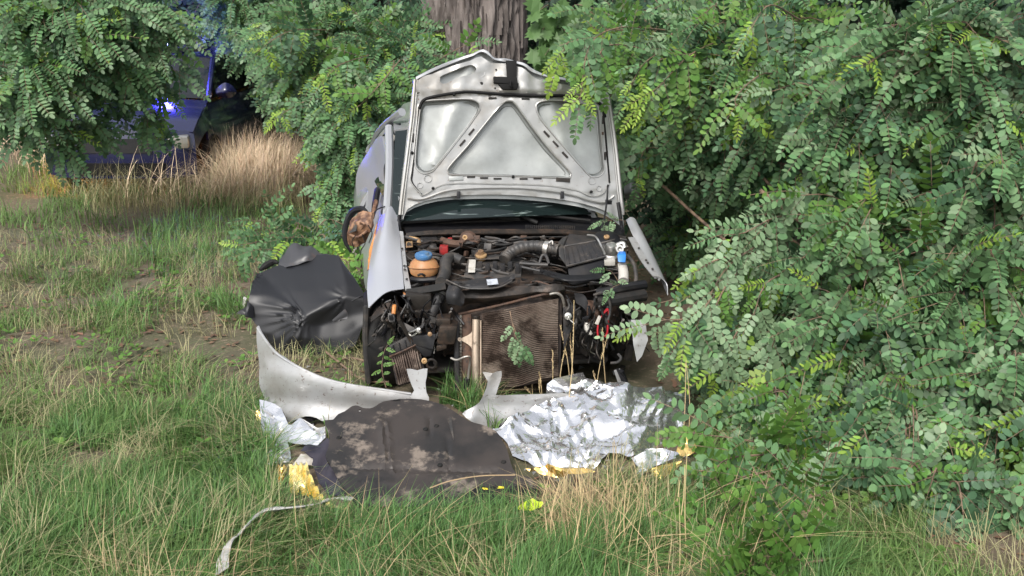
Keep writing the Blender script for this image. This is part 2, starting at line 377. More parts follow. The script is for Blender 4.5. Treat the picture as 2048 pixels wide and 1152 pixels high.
# ================================================================== the wrecked car
car = thing('wrecked_car', 'silver car with its bonnet up and its whole front torn off', 'car', tuple(CO))
def part(name, mb, m, parent=car, **k): return mb.build(name, M[m], parent, **k)
Yb = lambda v: 5.25 + (580 - v) / 115 * .6            # depth of the engine bay along the photograph
E = lambda u, v, dy=0: W(u, v, Yb(v) + dy)

# ---- cabin shell (own axes of the car)
def rowC(l): return [C(*p) for p in l]
b = MB(); b.patch([rowC([(-.54,1.62,1.34),(-.3,1.58,1.40),(.3,1.58,1.41),(.60,1.62,1.36)]), rowC([(-.50,2.3,1.36),(-.25,2.3,1.42),(.3,2.3,1.45),(.60,2.3,1.40)]), rowC([(-.42,3.15,1.28),(-.3,3.2,1.38),(.3,3.2,1.38),(.58,3.2,1.33)])], th=.02); part('roof', b, 'paint')
for s in (-1, 1):
    if s > 0:
        b = MB(); b.patch([rowC([(.66,.95,.90),(.70,2.0,.90),(.70,3.0,.92),(.66,3.9,.90)]), rowC([(.80,.95,.62),(.82,2.0,.62),(.82,3.0,.62),(.78,3.9,.62)]), rowC([(.78,.95,.24),(.79,2.0,.24),(.79,3.0,.26),(.74,3.9,.32)])], th=.03); part('side_panel', b, 'paint')
    else:
        b = MB(); b.patch([rowC([(-.68,2.15,.90),(-.70,3.0,.92),(-.66,3.9,.90)]), rowC([(-.82,2.15,.62),(-.82,3.0,.62),(-.78,3.9,.62)]), rowC([(-.79,2.15,.24),(-.79,3.0,.26),(-.74,3.9,.32)])], th=.03); part('side_panel', b, 'paint')
    k_ = .08 if s < 0 else 0; b = MB(); b.patch([rowC([(s*(.60-k_),1.75,1.31),(s*(.60-k_*1.4),2.4,1.33),(s*(.575-k_*2),3.1,1.25)]), rowC([(s*(.665-k_*.5),1.2,.93),(s*.68,2.2,.93),(s*.655,3.45,.93)])], th=.006); part('side_window', b, 'darkglass')
    b = MB(); b.tube([C(s*(.69-k_*.5),2.15,.90), C(s*(.62-k_*1.4),2.15,1.33)], .03); part('door_pillar', b, 'plastic')
    b = MB(); b.tube([C(s*.64,3.6,.9), C(s*(.56-k_*1.8),3.15,1.25)], [.06,.03]); part('rear_pillar', b, 'paint')
b = MB(); b.patch([rowC([(-.42,3.18,1.27),(0,3.27,1.36),(.57,3.22,1.32)]), rowC([(-.64,3.8,.95),(0,3.86,.95),(.64,3.8,.95)])], th=.006); part('rear_window', b, 'darkglass')
b = MB(); b.patch([rowC([(-.66,3.85,.95),(0,3.95,.95),(.66,3.85,.95)]), rowC([(-.78,3.92,.62),(0,4.02,.62),(.78,3.92,.62)]), rowC([(-.74,3.88,.3),(0,3.98,.3),(.74,3.88,.3)])], th=.03); part('tailgate', b, 'paint')
b = MB(); b.patch([rowC([(-.68,1.0,.22),(.68,1.0,.22)]), rowC([(-.7,3.9,.25),(.7,3.9,.25)])], n=2, m=2, th=.04); part('floor_pan', b, 'rubber')
b = MB(); b.patch([rowC([(-.69,.98,.80),(0,.95,.84),(.69,.98,.80)]), rowC([(-.68,1.05,.5),(0,1.02,.5),(.68,1.05,.5)]), rowC([(-.62,1.1,.25),(0,1.1,.25),(.62,1.1,.25)])], th=.03); part('firewall', b, 'dark')
for s in (-.34, .34):
    b = MB(); b.box(C(s,2.0,.62), CRT*.23, CBK*.07, Vector((0,0,.33))); b.box(C(s,1.98,1.06), CRT*.11, CBK*.045, Vector((0,0,.10))); part('front_seat', b, 'rubber', bevel=.03)
b = MB(); b.box(C(0,1.15,.80), CRT*.66, CBK*.16, Vector((0,0,.08))); part('dashboard', b, 'plastic', bevel=.03)
b = MB(); b.patch([rowC([(-.53,1.60,1.34),(0,1.55,1.39),(.55,1.60,1.34)]), rowC([(-.57,1.25,1.12),(0,1.19,1.15),(.62,1.25,1.12)]), rowC([(-.61,.93,.86),(0,.84,.885),(.69,.93,.86)])], th=.006); part('windscreen', b, 'glass')
for s in (-1, 1):
    b = MB(); w_ = -.06 if s < 0 else 0; b.tube([C(s*(.70+w_),.95,.86), C(s*(.655+w_),1.28,1.12), C(s*(.60+w_*.5),1.64,1.36)], .03); part('windscreen_pillar', b, 'paint')

# ---- bonnet: propped up, leaning back
HM, HN = plane3(W(800,440,5.88), W(1250,445,6.04), W(1010,130,6.25))
hood_out = [(798,452),(812,424),(850,407),(900,398),(960,396),(1030,397),(1110,404),(1170,415),(1215,430),(1246,452),(1250,446),(1243,380),(1236,300),(1227,230),(1219,186),(1205,176),(1150,166),(1120,158),(1085,150),(1060,138),(1045,128),(1025,122),(1003,120),(985,119),(975,106),(962,103),(945,112),(925,117),(895,127),(860,142),(832,156),(826,170),(818,230),(808,320),(799,400)]
def skin_disp(u, v):
    d = -.042 + .006 * nz(u, v, 3, .02)
    d += .016 * math.exp(-((u - 905 + (v - 240) * .35) / 16) ** 2) * (1 if v < 330 else 0)
    d -= .012 * math.exp(-((u - 870 - (v - 300) * .6) / 20) ** 2)
    d += .014 * math.exp(-((u - 1120 - (v - 250) * .25) / 14) ** 2)
    d += .01 * math.exp(-(((u - 950) / 45) ** 2 + ((v - 318) / 22) ** 2))
    d -= .01 * math.exp(-(((u - 1060) / 60) ** 2 + ((v - 290) / 40) ** 2))
    return d
b = MB(); sheet(b, hood_out, HM, step=9, th=.006, disp=skin_disp, sm=2)
bonnet = part('bonnet', b, 'bare', label='dented silver bonnet standing open with its ribbed underside showing')
cut_l = [(846,205),(860,201),(930,198),(952,202),(960,212),(956,226),(930,262),(900,300),(872,335),(862,344),(846,347),(834,338),(830,322),(834,270),(840,220)]
cut_c = [(1005,207),(1018,202),(1030,207),(1060,248),(1100,300),(1138,342),(1140,352),(1128,356),(1010,352),(908,350),(897,344),(898,334),(935,292),(975,242)]
cut_r = [(1072,212),(1082,203),(1110,201),(1150,204),(1190,214),(1198,222),(1202,260),(1207,320),(1209,340),(1200,352),(1186,354),(1175,347),(1140,308),(1100,262),(1078,232)]
slot = [(882,166),(880,158),(886,151),(930,133),(945,131),(952,138),(948,146),(938,151),(918,155),(893,167)]
def frame_disp(u, v):
    d = .004 * nz(u, v, 9, .03) + .003 * nz(u, v, 4, .09)
    if v < 188: d += .010 + .012 * nz(u, v, 2, .045) + .02 * math.exp(-((u - 1050) / 14) ** 2)
    if v > 385: d -= .006
    d += .007 * math.exp(-((v - 190 - .0005 * (u - 1020) ** 2) / 4) ** 2) * -1.6
    return d
hood_in = [(806,440),(815,418),(852,401),(905,392),(960,389),(1030,390),(1110,397),(1170,408),(1212,422),(1240,440),(1236,380),(1229,300),(1220,230),(1212,188),(1150,174),(1105,166),(1075,160),(1055,146),(1042,137),(1010,128),(980,126),(962,113),(940,122),(900,134),(864,149),(836,161),(826,230),(816,320),(808,400)]
b = MB(); sheet(b, hood_in, HM, [cut_l, cut_c, cut_r, slot], step=7, th=.036, disp=frame_disp, sm=2, hsm=3)
part('inner_frame', b, 'paint_inner', bonnet, angle=50)
HF = lambda u, v, o=0: HM(u, v) + HN * o
for h, off in ((cut_l, 7), (cut_c, 7), (cut_r, 7)):     # rolled beads round the openings
    b = MB(); b.tube([HF(x, y, .002) for x, y in smooth2(h, 3)], .0055, 6, 1, closed=True); part('rolled_edge', b, 'paint_inner', bonnet)
    cx = sum(p[0] for p in h) / len(h); cy = sum(p[1] for p in h) / len(h)
    b = MB(); b.tube([HF(cx + (x - cx) * .92, cy + (y - cy) * .92, -.034) for x, y in smooth2(h, 3)], .004, 5, 1, closed=True); part('inner_bead', b, 'bare', bonnet)
b = MB(); b.tube([HF(x, y, .004) for x, y in [(838,218),(846,202),(862,195),(905,187),(935,184),(980,187),(1030,190),(1080,192),(1140,192),(1185,199),(1203,212),(1210,235)]], .011, 6); part('seal_and_gap_shade', b, 'seal', bonnet)
for e in ([(840,212),(834,250),(829,300),(825,345),(824,364),(838,384),(846,392)], [(1206,222),(1211,270),(1216,330),(1219,366)]):
    b = MB(); b.tube([HF(x, y, .001) for x, y in e], .006, 6); part('seal_and_gap_shade', b, 'seal', bonnet)  # side tubes: dark lines for the shade in the gap between frame and flange
b = MB(); b.tube([HF(x, y, .003) for x, y in [(836,215),(828,300),(823,340),(821,362),(838,384),(848,390),(880,372),(918,367),(1000,368),(1090,371),(1150,380),(1182,392),(1204,388),(1219,368)]], .005, 6); part('stiffening_bead', b, 'paint_inner', bonnet)
b = MB(); b.tube([HF(x, y, .004) for x, y in [(815,396),(846,398),(905,380),(1020,376),(1120,385),(1185,402),(1210,404),(1228,392)]], .009, 6); part('stiffening_bead', b, 'paint_inner', bonnet)
for e in ([(830,160),(824,230),(813,320),(803,400),(800,430)], [(1216,192),(1224,240),(1233,310),(1240,380),(1246,430)]):   # turned-over side flanges
    b = MB(); b.tube([HF(x, y, .006) for x, y in e], .012, 6); part('side_flange', b, 'paint_inner', bonnet)
    c = 5 if e[0][0] < 1000 else -5
    b = MB(); b.tube([HF(x + c, y, .008) for x, y in e], .005, 6); part('side_flange', b, 'paint_inner', bonnet)
b = MB()     # crumpled front lip
lip = [(832,158),(862,143),(897,128),(927,117),(946,111),(962,103),(975,107),(988,119),(1010,122),(1030,126),(1048,131),(1063,142),(1090,152),(1130,160),(1170,168),(1206,178)]
b.patch([[HF(x, y + 2, .012 + .012 * nz(x, y, 1, .05)) for x, y in lip], [HF(x, y - 3, .004 + .02 * nz(x, y, 5, .04)) for x, y in lip], [HF(x, y + 1, -.04) for x, y in lip]], n=3, m=3, th=.004)
part('front_lip', b, 'paint', bonnet)
b = MB()     # latch
b.hexa([HF(1014,168,.05), HF(1031,168,.05), HF(1032,124,.04), HF(1011,124,.04)], [HF(1014,168,.01), HF(1031,168,.01), HF(1032,124,.005), HF(1011,124,.005)])
b.hexa([HF(987,168,.045), HF(1034,172,.05), HF(1032,158,.05), HF(986,156,.045)], [HF(987,168,.0), HF(1034,172,.0), HF(1032,158,.0), HF(986,156,.0)])
b.hexa([HF(1005,181,.04), HF(1033,181,.04), HF(1036,170,.05), HF(996,170,.04)], [HF(1005,181,0), HF(1033,181,0), HF(1036,170,0), HF(996,170,0)])
b.tube([HF(1020,166,.06), HF(1018,176,.075), HF(1024,180,.06)], .006)
part('latch', b, 'seal', bonnet, bevel=.004)
def press(u, v, r, m='paint_inner', name='pressed_ring'):
    px = FPX / (HM(u, v).y * 1.0); rr = r / 310
    a = HN.orthogonal().normalized(); c = HN.cross(a); p = HF(u, v, .003)
    b = MB(); b.tube([p + (a * math.cos(t * math.pi / 6) + c * math.sin(t * math.pi / 6)) * rr for t in range(12)], .0035, 5, 2, closed=True); part(name, b, m, bonnet)
def spot(u, v, w, h, rot=0, m='dark', name='slot_hole', o=.0075):
    c, s_ = math.cos(rot), math.sin(rot); q = [(u + x * c - y * s_, v + x * s_ + y * c) for x, y in ((-w, h), (w, h), (w, -h), (-w, -h))]
    b = MB(); b.hexa([HF(x, y, o) for x, y in q], [HF(x, y, -.01) for x, y in q]); part(name, b, m, bonnet, bevel=.0015)
for q in ((962,147,7),(856,357,7),(840,371,5),(1184,362,7),(1198,377,5),(1196,183,7),(836,183,6)): press(*q)
for u, v in ((962,168),(836,184),(1199,194),(992,140),(990,177)):
    b = MB(); b.lathe(HF(u, v, .0), HN, [(0,.001),(.008,.014),(.010,.010),(.010,.001)] if u != 992 and u != 990 else [(0,.001),(.010,.006),(.011,.001)], 12); part('round_hole', b, 'dark', bonnet)
for u in (942,968,995,1047,1075): spot(u, 356 - .0006 * (u - 1010) ** 2 + 2 + (u - 1010) * .02, 8, 1.8)
spot(1126, 360, 14, 4, .08); spot(912, 357, 14, 4, -.05, 'bare')
for u, v in ((943,264),(925,286)): spot(u, v, 8, 2, -.86)
for u, v in ((1093,268),(1111,288),(1130,310)): spot(u, v, 8, 2, .82)
spot(871,145,4,3,-.3); spot(985,196,8,1.6); spot(1051,198,8,1.6,.03)
spot(826,276,2,9,.03); spot(1206,240,2,8,.05); spot(1210,312,2,8,.05)
for u, v in ((866,377),(1182,384),(824,306),(908,190),(1026,354),(1182,206)):     # rubber plugs
    b = MB(); b.lathe(HF(u, v, .0), HN, [(0,.009),(.012,.010),(.018,.006),(.019,.001)], 10); part('rubber_plug', b, 'seal', bonnet)
spot(1205,267,2.2,3,0,'rust','broken_clip')
for u in (917, 1124): spot(u, 390, 3.5, 7, 0, 'plastic', 'hinge_pad', .014)
b = MB(); b.tube([HF(1215,370,.02), HF(1213,378,.03), W(1214,400,5.88), W(1208,440,5.84), W(1203,456,5.82)], .006); part('prop_rod', b, 'plastic')
b = MB(); b.tube([W(1236,405,6.0), W(1240,430,5.97), W(1244,456,5.95), W(1246,462,5.9)], .012); b.box(W(1217,404,5.98), Vector((.02,0,0)), Vector((0,.02,0)), Vector((0,0,.012))); part('bonnet_hinge', b, 'plastic')
b = MB(); b.tube([HF(801,420,.0), W(798,445,5.9), W(800,462,5.85)], .012); part('bonnet_hinge', b, 'plastic')

# ---- cowl and wipers
b = MB(); b.patch([[W(808,440,6.02),W(850,426,6.10),W(940,420,6.15),W(1030,420,6.17),W(1130,426,6.18),W(1205,436,6.16),W(1246,456,6.05)],
  [W(806,452,5.96),W(850,446,6.0),W(940,444,6.03),W(1030,445,6.06),W(1130,447,6.08),W(1200,456,6.06),W(1248,466,6.0)],
  [W(814,470,5.86),W(860,463,5.88),W(940,460,5.9),W(1030,460,5.92),W(1130,460,5.95),W(1200,466,5.95),W(1252,473,5.93)]], th=.012); part('cowl_panel', b, 'plastic')
b = MB(); b.patch([[W(812,466,5.87),W(860,461,5.87),W(940,458,5.89),W(1030,458,5.91),W(1130,459,5.94),W(1200,465,5.94),W(1252,472,5.92)], [W(812,473,5.85),W(860,469,5.84),W(940,467,5.85),W(1030,467,5.87),W(1130,467,5.9),W(1200,473,5.9),W(1252,480,5.9)]], th=.01); part('cowl_flange', b, 'iron')
b = MB()
for k in range(24): b.box(W(1052 + k * 4.2, 453.5 + k*.06, 5.955 + k * .0015), Vector((.0035,0,0)), Vector((0,.01,0)), Vector((0,0,.010)))
part('cowl_vent', b, 'dusty', kind='stuff')
b = MB(); b.tube([W(862,421,6.05),W(920,428,6.06),W(1010,436,6.06)], .010); b.tube([W(930,430,6.04),W(1040,438,6.03)], .013); part('wiper', b, 'rubber')
b = MB(); b.tube([W(1000,430,6.08),W(1080,431,6.08),W(1180,441,6.08)], .010); b.tube([W(1045,432,6.05),W(1075,446,6.02)], .014); part('wiper', b, 'rubber')

# ---- wings and their inner rails
b = MB(); b.patch([[W(793,420,6.0),W(776,412,6.0),W(757,440,5.96)], [W(798,463,5.8),W(771,450,5.78),W(745,497,5.68)], [W(803,520,5.5),W(765,520,5.48),W(735,560,5.38)], [W(808,578,5.22),W(772,586,5.18),W(737,616,5.10)]], n=6, m=6, th=.004, disp=lambda p: .006 * nz(p.y, p.z, 4, 6))
part('front_wing', b, 'side_paint', label='bent silver front wing torn loose at its lower end')
b = MB(); b.patch([[W(1252,440,6.12),W(1262,434,6.12),W(1272,440,6.1),W(1276,462,6.06)], [W(1266,472,5.92),W(1278,466,5.92),W(1292,478,5.88),W(1296,500,5.84)], [W(1284,508,5.70),W(1298,506,5.70),W(1312,520,5.66),W(1316,545,5.62)], [W(1308,556,5.38),W(1322,556,5.38),W(1334,568,5.34),W(1336,590,5.3)]], n=6, m=6, th=.004); part('front_wing', b, 'paint', label='silver front wing half buried in locust leaves')
for L, inn in (([(794,462,5.82),(799,510,5.58),(804,545,5.4),(811,580,5.22)], 12), ([(1256,474,5.9),(1272,505,5.7),(1288,530,5.52),(1306,552,5.38)], 15)):
    q = 1 if L[0][0] < 1000 else -1
    b = MB(); b.patch([[W(u, v, y) for u, v, y in L], [W(u + inn, v + 1, y - .0) for u, v, y in L], [W(u + inn + 2 * q, v + 10, y) for u, v, y in L]], n=4, m=2, th=.006); r = part('inner_rail', b, 'paint_dirty')
    for t in (.25, .55, .62, .8):
        i = min(int(t * 3), 2); f = t * 3 - i; u = L[i][0] + (L[i+1][0] - L[i][0]) * f + inn * .6; v = L[i][1] + (L[i+1][1] - L[i][1]) * f; y = L[i][2] + (L[i+1][2] - L[i][2]) * f
        b = MB(); b.lathe(W(u, v, y) + Vector((0,-.012,.004)), Vector((0,-.6,.8)), [(0,.001),(.004,.008),(.006,.001)], 8); part('rail_hole', b, 'dark', r)
# ---- damaged door, pillar and mirrors on the open side
b = MB(); b.patch([[W(741,290,7.5),W(752,278,7.2),W(764,272,6.9)], [W(716,345,7.6),W(748,332,7.1),W(773,326,6.5)], [W(713,392,7.5),W(742,400,6.95),W(775,405,6.2)], [W(717,440,7.3),W(738,452,6.75),W(757,442,6.12)], [W(722,502,7.0),W(734,510,6.55),W(741,505,6.05)], [W(727,556,6.85),W(731,575,6.4),W(735,585,5.98)]], n=6, m=5, th=.03, disp=lambda p: .02 * nz(p.y, p.z, 4, 3.2))
door = part('front_door', b, 'side_paint', label='buckled silver door standing out behind the wing')
b = MB(); b.tube([W(752,397,6.5),W(755,380,6.45),W(750,410,6.3),W(744,440,6.2)], [.012,.022,.022,.01]); part('mirror_mount', b, 'plastic', door)
b = MB(); b.tube([W(740,296,7.55),W(752,270,7.3),W(768,250,7.05),W(784,237,6.9),W(804,224,6.75)], [.012,.02,.02,.022,.03]); part('roof_rail', b, 'paint')
b = MB(); b.tube([W(803,292,6.6),W(785,322,6.5),W(773,336,6.45),W(776,372,6.35),W(779,398,6.25)], [.03,.03,.02,.02,.02]); part('window_frame', b, 'plastic')
b = MB(); b.tube([W(800,310,6.55),W(789,335,6.5),W(786,350,6.4)], .016); part('window_seal', b, 'hose')
b = MB(); b.patch([[W(764,272,7.0),W(785,250,6.9),W(800,246,6.75)], [W(775,318,6.9),W(790,310,6.75),W(802,300,6.65)], [W(778,396,6.5),W(788,380,6.5),W(797,370,6.4)]], th=.006); part('door_window', b, 'darkglass')
b = MB(); b.patch([[W(767,275,6.96),W(780,268,6.85),W(788,276,6.8)], [W(766,284,6.95),W(779,284,6.84),W(791,287,6.78)]], th=.02); part('side_airbag', b, 'white')
b = MB(); b.patch([[W(776,396,6.2),W(789,380,6.15),W(797,395,6.05)], [W(775,412,6.12),W(786,418,6.05),W(795,440,5.96)]], th=.01); part('scuttle_corner', b, 'paint')
b = MB(); b.tube([W(702,505,6.0),W(690,480,6.02),W(692,450,6.05),W(705,425,6.06),W(722,418,6.02),W(734,424,5.95)], [.008,.016,.02,.024,.022,.01], 8); mir = part('door_mirror', b, 'plastic', label='smashed door mirror hanging with its brown insides out')
b = MB(); b.patch([[W(704,436,5.95),W(725,422,5.92),W(744,425,5.88)], [W(696,462,5.9),W(720,450,5.86),W(742,455,5.83)], [W(694,488,5.93),W(712,494,5.9),W(732,485,5.88)]], n=8, m=8, th=.03, disp=lambda p: .012 * nz(p.x, p.z, 6, 16) + .010 * nz(p.x, p.z, 2, 40)); part('mirror_lining', b, 'copper', mir)
b = MB(); b.tube([W(722,458,5.86),W(728,448,5.84),W(721,446,5.86)], .008, 6, closed=True); b.tube([W(735,440,5.87),W(746,425,5.95),W(752,402,6.05)], .014); b.tube([W(700,470,5.88),W(716,474,5.85),W(735,462,5.84)], .01); part('mirror_mechanism', b, 'copper', mir)
for q in ([(712,470),(704,482),(708,498)], [(724,468),(730,486),(722,500)], [(736,450),(744,466),(738,486)]):
    b = MB(); b.tube([W(u, v, 5.82) for u, v in q], .0035, 5, 5); part('mirror_wire', b, 'rubber', mir)
b = MB(); b.patch([[W(703,448,5.90),W(716,440,5.87)], [W(699,466,5.88),W(712,462,5.85)]], n=3, m=3, th=.004); part('mirror_plate', b, 'hose', mir)
b = MB(); b.tube([W(745,430,5.9),W(756,418,5.94),W(774,412,6.0)], .004); part('mirror_cable', b, 'rubber', mir)
b = MB(); b.patch([[W(747,470,5.8),W(754,445,5.86)], [W(738,505,5.7),W(748,490,5.74)], [W(735,540,5.55),W(741,535,5.58)]], n=5, m=5, th=.01, disp=lambda p: .01 * nz(p.y, p.z, 1, 20)); part('orange_reflection', b, 'orange')  # orange strip: the wing's orange reflection put in as colour
b = MB(); b.patch([[W(1249,372,6.72),W(1264,365,6.66),W(1284,370,6.70),W(1293,382,6.78)], [W(1248,385,6.66),W(1266,382,6.58),W(1284,386,6.64),W(1292,388,6.75)], [W(1250,398,6.7),W(1266,402,6.66),W(1280,398,6.7),W(1291,392,6.78)]], n=6, m=6, th=.05); part('door_mirror', b, 'paint_dirty', label='intact grey door mirror against the dark leaves')

# ---- wheels
def wheel(c, ax):
    b = MB(); b.lathe(c, ax, [(-.09,.20),(-.095,.27),(-.075,.295),(-.03,.302),(.03,.302),(.075,.295),(.095,.27),(.09,.20),(.05,.19),(-.05,.19),(-.09,.20)], 36, cap=False)
    w = part('wheel', b, 'rubber')
    b = MB(); b.lathe(c, ax, [(-.085,.20),(-.06,.18),(-.05,.06),(-.06,.001)], 28); b.lathe(c, ax, [(.085,.20),(.06,.18),(.05,.06),(.06,.001)], 28); part('rim', b, 'alu', w)
wheel(W(747,690,5.35) + Vector((.03,.12,.0)), CRT); wheel(C(.70,.55,.29), CRT); wheel(C(-.72,3.1,.29), CRT); wheel(C(.72,3.1,.29), CRT)
b = MB(); ar = [(736,626,5.2),(752,600,5.3),(780,585,5.32),(815,592,5.32),(842,612,5.35)]
b.patch([[W(u, v, y) for u, v, y in ar], [W(u + 12, v + 22, y + .12) for u, v, y in ar], [W(u + 22, v + 60, y + .3) for u, v, y in ar]], n=5, m=4, th=.006); part('wheel_arch_liner', b, 'rubber')
b = MB(); b.patch([[W(742,634,5.16),W(760,612,5.2),W(785,606,5.22),(W(830,630,5.25)),W(860,636,5.25)], [W(742,644,5.15),W(764,628,5.18),W(788,622,5.2),W(828,645,5.22),W(862,648,5.22)]], n=6, th=.02); part('arch_lip', b, 'iron')
b = MB(); b.tube([W(733,612,5.2),W(731,680,5.2),W(737,765,5.2)], .018); part('sill_end', b, 'hose')

# ---- engine bay
b = MB(); b.patch([[C(-.62,.05,.50),C(-.62,.9,.62)], [C(-.52,.05,.30),C(-.52,.9,.30)]], n=4, m=3, th=.02); part('inner_wing', b, 'iron')
b = MB(); b.patch([[C(.66,.05,.52),C(.66,.9,.64)], [C(.56,.05,.28),C(.56,.9,.28)]], n=4, m=3, th=.02); part('inner_wing', b, 'iron')
b = MB(); b.box(C(-.02,.48,.42), CRT*.36, CBK*.25, Vector((0,0,.22))); b.box(C(.30,.42,.36), CRT*.16, CBK*.18, Vector((0,0,.16))); part('engine_block', b, 'iron', bevel=.02)
b = MB(); b.box(C(0,.5,.16), CRT*.6, CBK*.4, Vector((0,0,.015))); part('subframe', b, 'dark', bevel=.01)
b = MB()
b.hexa([E(925,562,.0),E(1042,560,.02),E(1046,520,.02),E(935,520,.0)], [E(930,556,.2),E(1042,554,.2),E(1046,508,.2),E(940,508,.2)])
b.hexa([E(950,520,-.04),E(1010,518,-.04),E(1012,510,.0),E(948,511,.0)], [E(950,512,.1),E(1010,512,.1),E(1012,505,.1),E(950,505,.1)])
part('engine_cover', b, 'hose', bevel=.008)
b = MB()
for k in range(6): b.box(E(960 + k * 15, 533 + (k % 2) * 4, -.02), Vector((.014,0,0)), Vector((0,.02,0)), Vector((0,0,.03)))
part('cover_rib', b, 'dusty', bevel=.004)
b = MB(); b.hexa([E(936,545,-.03),E(950,545,-.03),E(952,519,-.02),E(938,519,-.02)], [E(936,545,.0),E(950,545,.0),E(952,519,.0),E(938,519,.0)]); part('cover_label', b, 'white', bevel=.002)
b = MB(); b.lathe(E(962,512,-.03), (0,-.25,1), [(-.03,.03),(0,.034),(.006,.036),(.012,.034),(.016,.02),(.03,.018),(.036,.016),(.037,.001)], 20); part('oil_filler_cap', b, 'tan')
b = MB(); b.tube([E(1004,500,.02),E(1003,514,.0)], .008); b.tube([E(992,505,.03),E(990,514,.02)], .012); part('sensor', b, 'hose')
# coolant tank
c = W(848,532,5.42)
b = MB(); b.lathe(c, (0,-.15,1), [(-.062,.03),(-.058,.06),(-.035,.083),(-.004,.087),(.022,.078),(.042,.055),(.052,.04),(.06,.036)], 28); tk = part('coolant_tank', b, 'tank')
b = MB(); b.tube([c + Vector((math.cos(t*math.pi/8)*.0885, math.sin(t*math.pi/8)*.0885, -.004 + math.sin(t*math.pi/8)*-.013)) for t in range(16)], .004, 5, 1, closed=True); part('tank_seam', b, 'tank', tk)
b = MB(); b.lathe(c + Vector((0,-.008,.055)), (0,-.15,1), [(0,.05),(.012,.053),(.02,.05),(.023,.035),(.03,.030),(.031,.001)], 14); part('tank_cap', b, 'bluecap', tk)
b = MB(); b.tube([W(822,558,5.36),W(840,560,5.33),W(870,559,5.33),W(884,560,5.34)], [.015,.018,.018,.012]); b.tube([W(836,551,5.31),W(843,548,5.3),W(850,552,5.31)], .007); part('tank_bracket', b, 'plastic')
# hoses, boxes
b = MB(); b.tube([E(925,522,.0),E(905,515,.0),E(892,522,-.04),E(890,545,-.06),E(882,565,-.1)], [.03,.032,.036,.036,.034], 14); part('radiator_hose', b, 'hose')
b = MB(); b.tube([E(905,522,-.02),E(914,512,.0)], .0); 
b = MB(); b.tube([W(886,566,5.3),W(878,595,5.22),W(862,632,5.16)], [.036,.036,.032], 14); hz = part('radiator_hose', b, 'dusty')
b = MB(); b.lathe(W(880,588,5.235), W(886,566,5.3) - W(862,632,5.16), [(-.008,.034),(-.008,.039),(.008,.039),(.008,.034)], 16); part('hose_clamp', b, 'bright', hz)
b = MB(); b.hexa([E(838,486,.02),E(876,484,.02),E(874,470,.06),E(844,469,.06)], [E(838,484,.14),E(876,482,.14),E(874,466,.14),E(844,465,.14)]); b.hexa([E(834,502,.0),E(872,503,.0),E(873,487,.02),E(840,488,.02)], [E(836,500,.14),E(872,500,.14),E(873,486,.14),E(840,486,.14)]); part('fuse_box', b, 'dusty', bevel=.008)
b = MB(); b.lathe(E(936,480,.06), (-.1,-1,.25), [(-.06,.04),(-.03,.055),(.0,.058),(.02,.045),(.03,.02),(.035,.001)], 24); bb = part('brake_booster', b, 'rust')
b = MB(); b.lathe(E(930,475,-.03), (0,-1,.3), [(0,.016),(.02,.016),(.02,.008),(.012,.001)], 12); part('booster_nut', b, 'tan', bb)
b = MB(); b.tube([E(925,490,0),E(900,486,-.02),E(884,480,0)], [.02,.026,.02]); part('master_cylinder', b, 'rust')
b = MB(); b.box(E(888,500,-.02), Vector((.026,0,0)), Vector((0,.03,0)), Vector((0,0,.028))); part('fluid_reservoir', b, 'red', bevel=.006); b = MB(); b.box(E(900,478,.0), Vector((.014,0,0)), Vector((0,.01,0)), Vector((0,0,.008))); part('relay', b, 'red', bevel=.004)
b = MB(); b.hexa([E(812,496,-.05),E(826,494,-.05),E(825,482,-.03),E(812,483,-.03)], [E(812,496,.0),E(826,494,.0),E(825,482,.02),E(812,483,.02)]); b.tube([E(818,476,0),E(836,480,0),E(838,488,0)], .015); tb = part('corroded_bracket', b, 'tan', bevel=.004)
b = MB(); b.lathe(E(818,488.5,-.055), (0,-1,.2), [(0,.001),(.002,.014),(.004,.014),(.006,.001)], 12); part('bracket_hole', b, 'dark', tb)
b = MB(); b.lathe(E(812,515,.05), (0,-.3,1), [(-.1,.06),(-.02,.07),(.02,.06),(.03,.02),(.03,.001)], 20); part('strut_top', b, 'iron')
b = MB(); b.lathe(E(1213,480,.0), (0,-.55,1), [(-.04,.09),(0,.088),(.012,.07),(.016,.03),(.02,.001)], 24); st = part('strut_top', b, 'plastic')
b = MB(); b.lathe(E(1213,477,-.02), (0,-.6,1), [(.0,.018),(.018,.018),(.02,.009),(.012,.001)], 12); part('strut_nut', b, 'tan', st)
# air filter box
AF = {'bl':W(1133,533,5.40),'br':W(1212,513,5.47),'tr':W(1191,482,5.58),'tl':W(1128,493,5.55),'kl':W(1138,467,5.72),'kr':W(1166,468,5.75)}
b = MB(); b.hexa([AF['bl'],AF['br'],AF['tr'],AF['tl']], [AF['bl']+Vector((.0,.3,-.04)),AF['br']+Vector((0,.26,-.04)),W(1188,472,5.76),AF['kl']]); af = part('air_filter_box', b, 'dusty', bevel=.004, angle=20)
b = MB()
for k in range(7):
    t = (k + .6) / 7; p = AF['bl'].lerp(AF['br'], t); q = AF['tl'].lerp(AF['tr'], t); p = p.lerp(q, .08); q = p.lerp(q, .88)
    b.tube([p, q], .005, 6, 1)
part('filter_rib', b, 'dusty', af)
b = MB(); b.tube([AF['tl'], AF['bl'], AF['br']], .008, 6, 1); b.tube([AF['tl'], AF['tr']], .006, 6, 1); part('filter_rim', b, 'hose', af)
b = MB(); b.tube([W(1175,470,5.7), W(1192,474,5.62), W(1204,496,5.55), W(1210,510,5.48)], .006); part('filter_clip', b, 'bright', af)
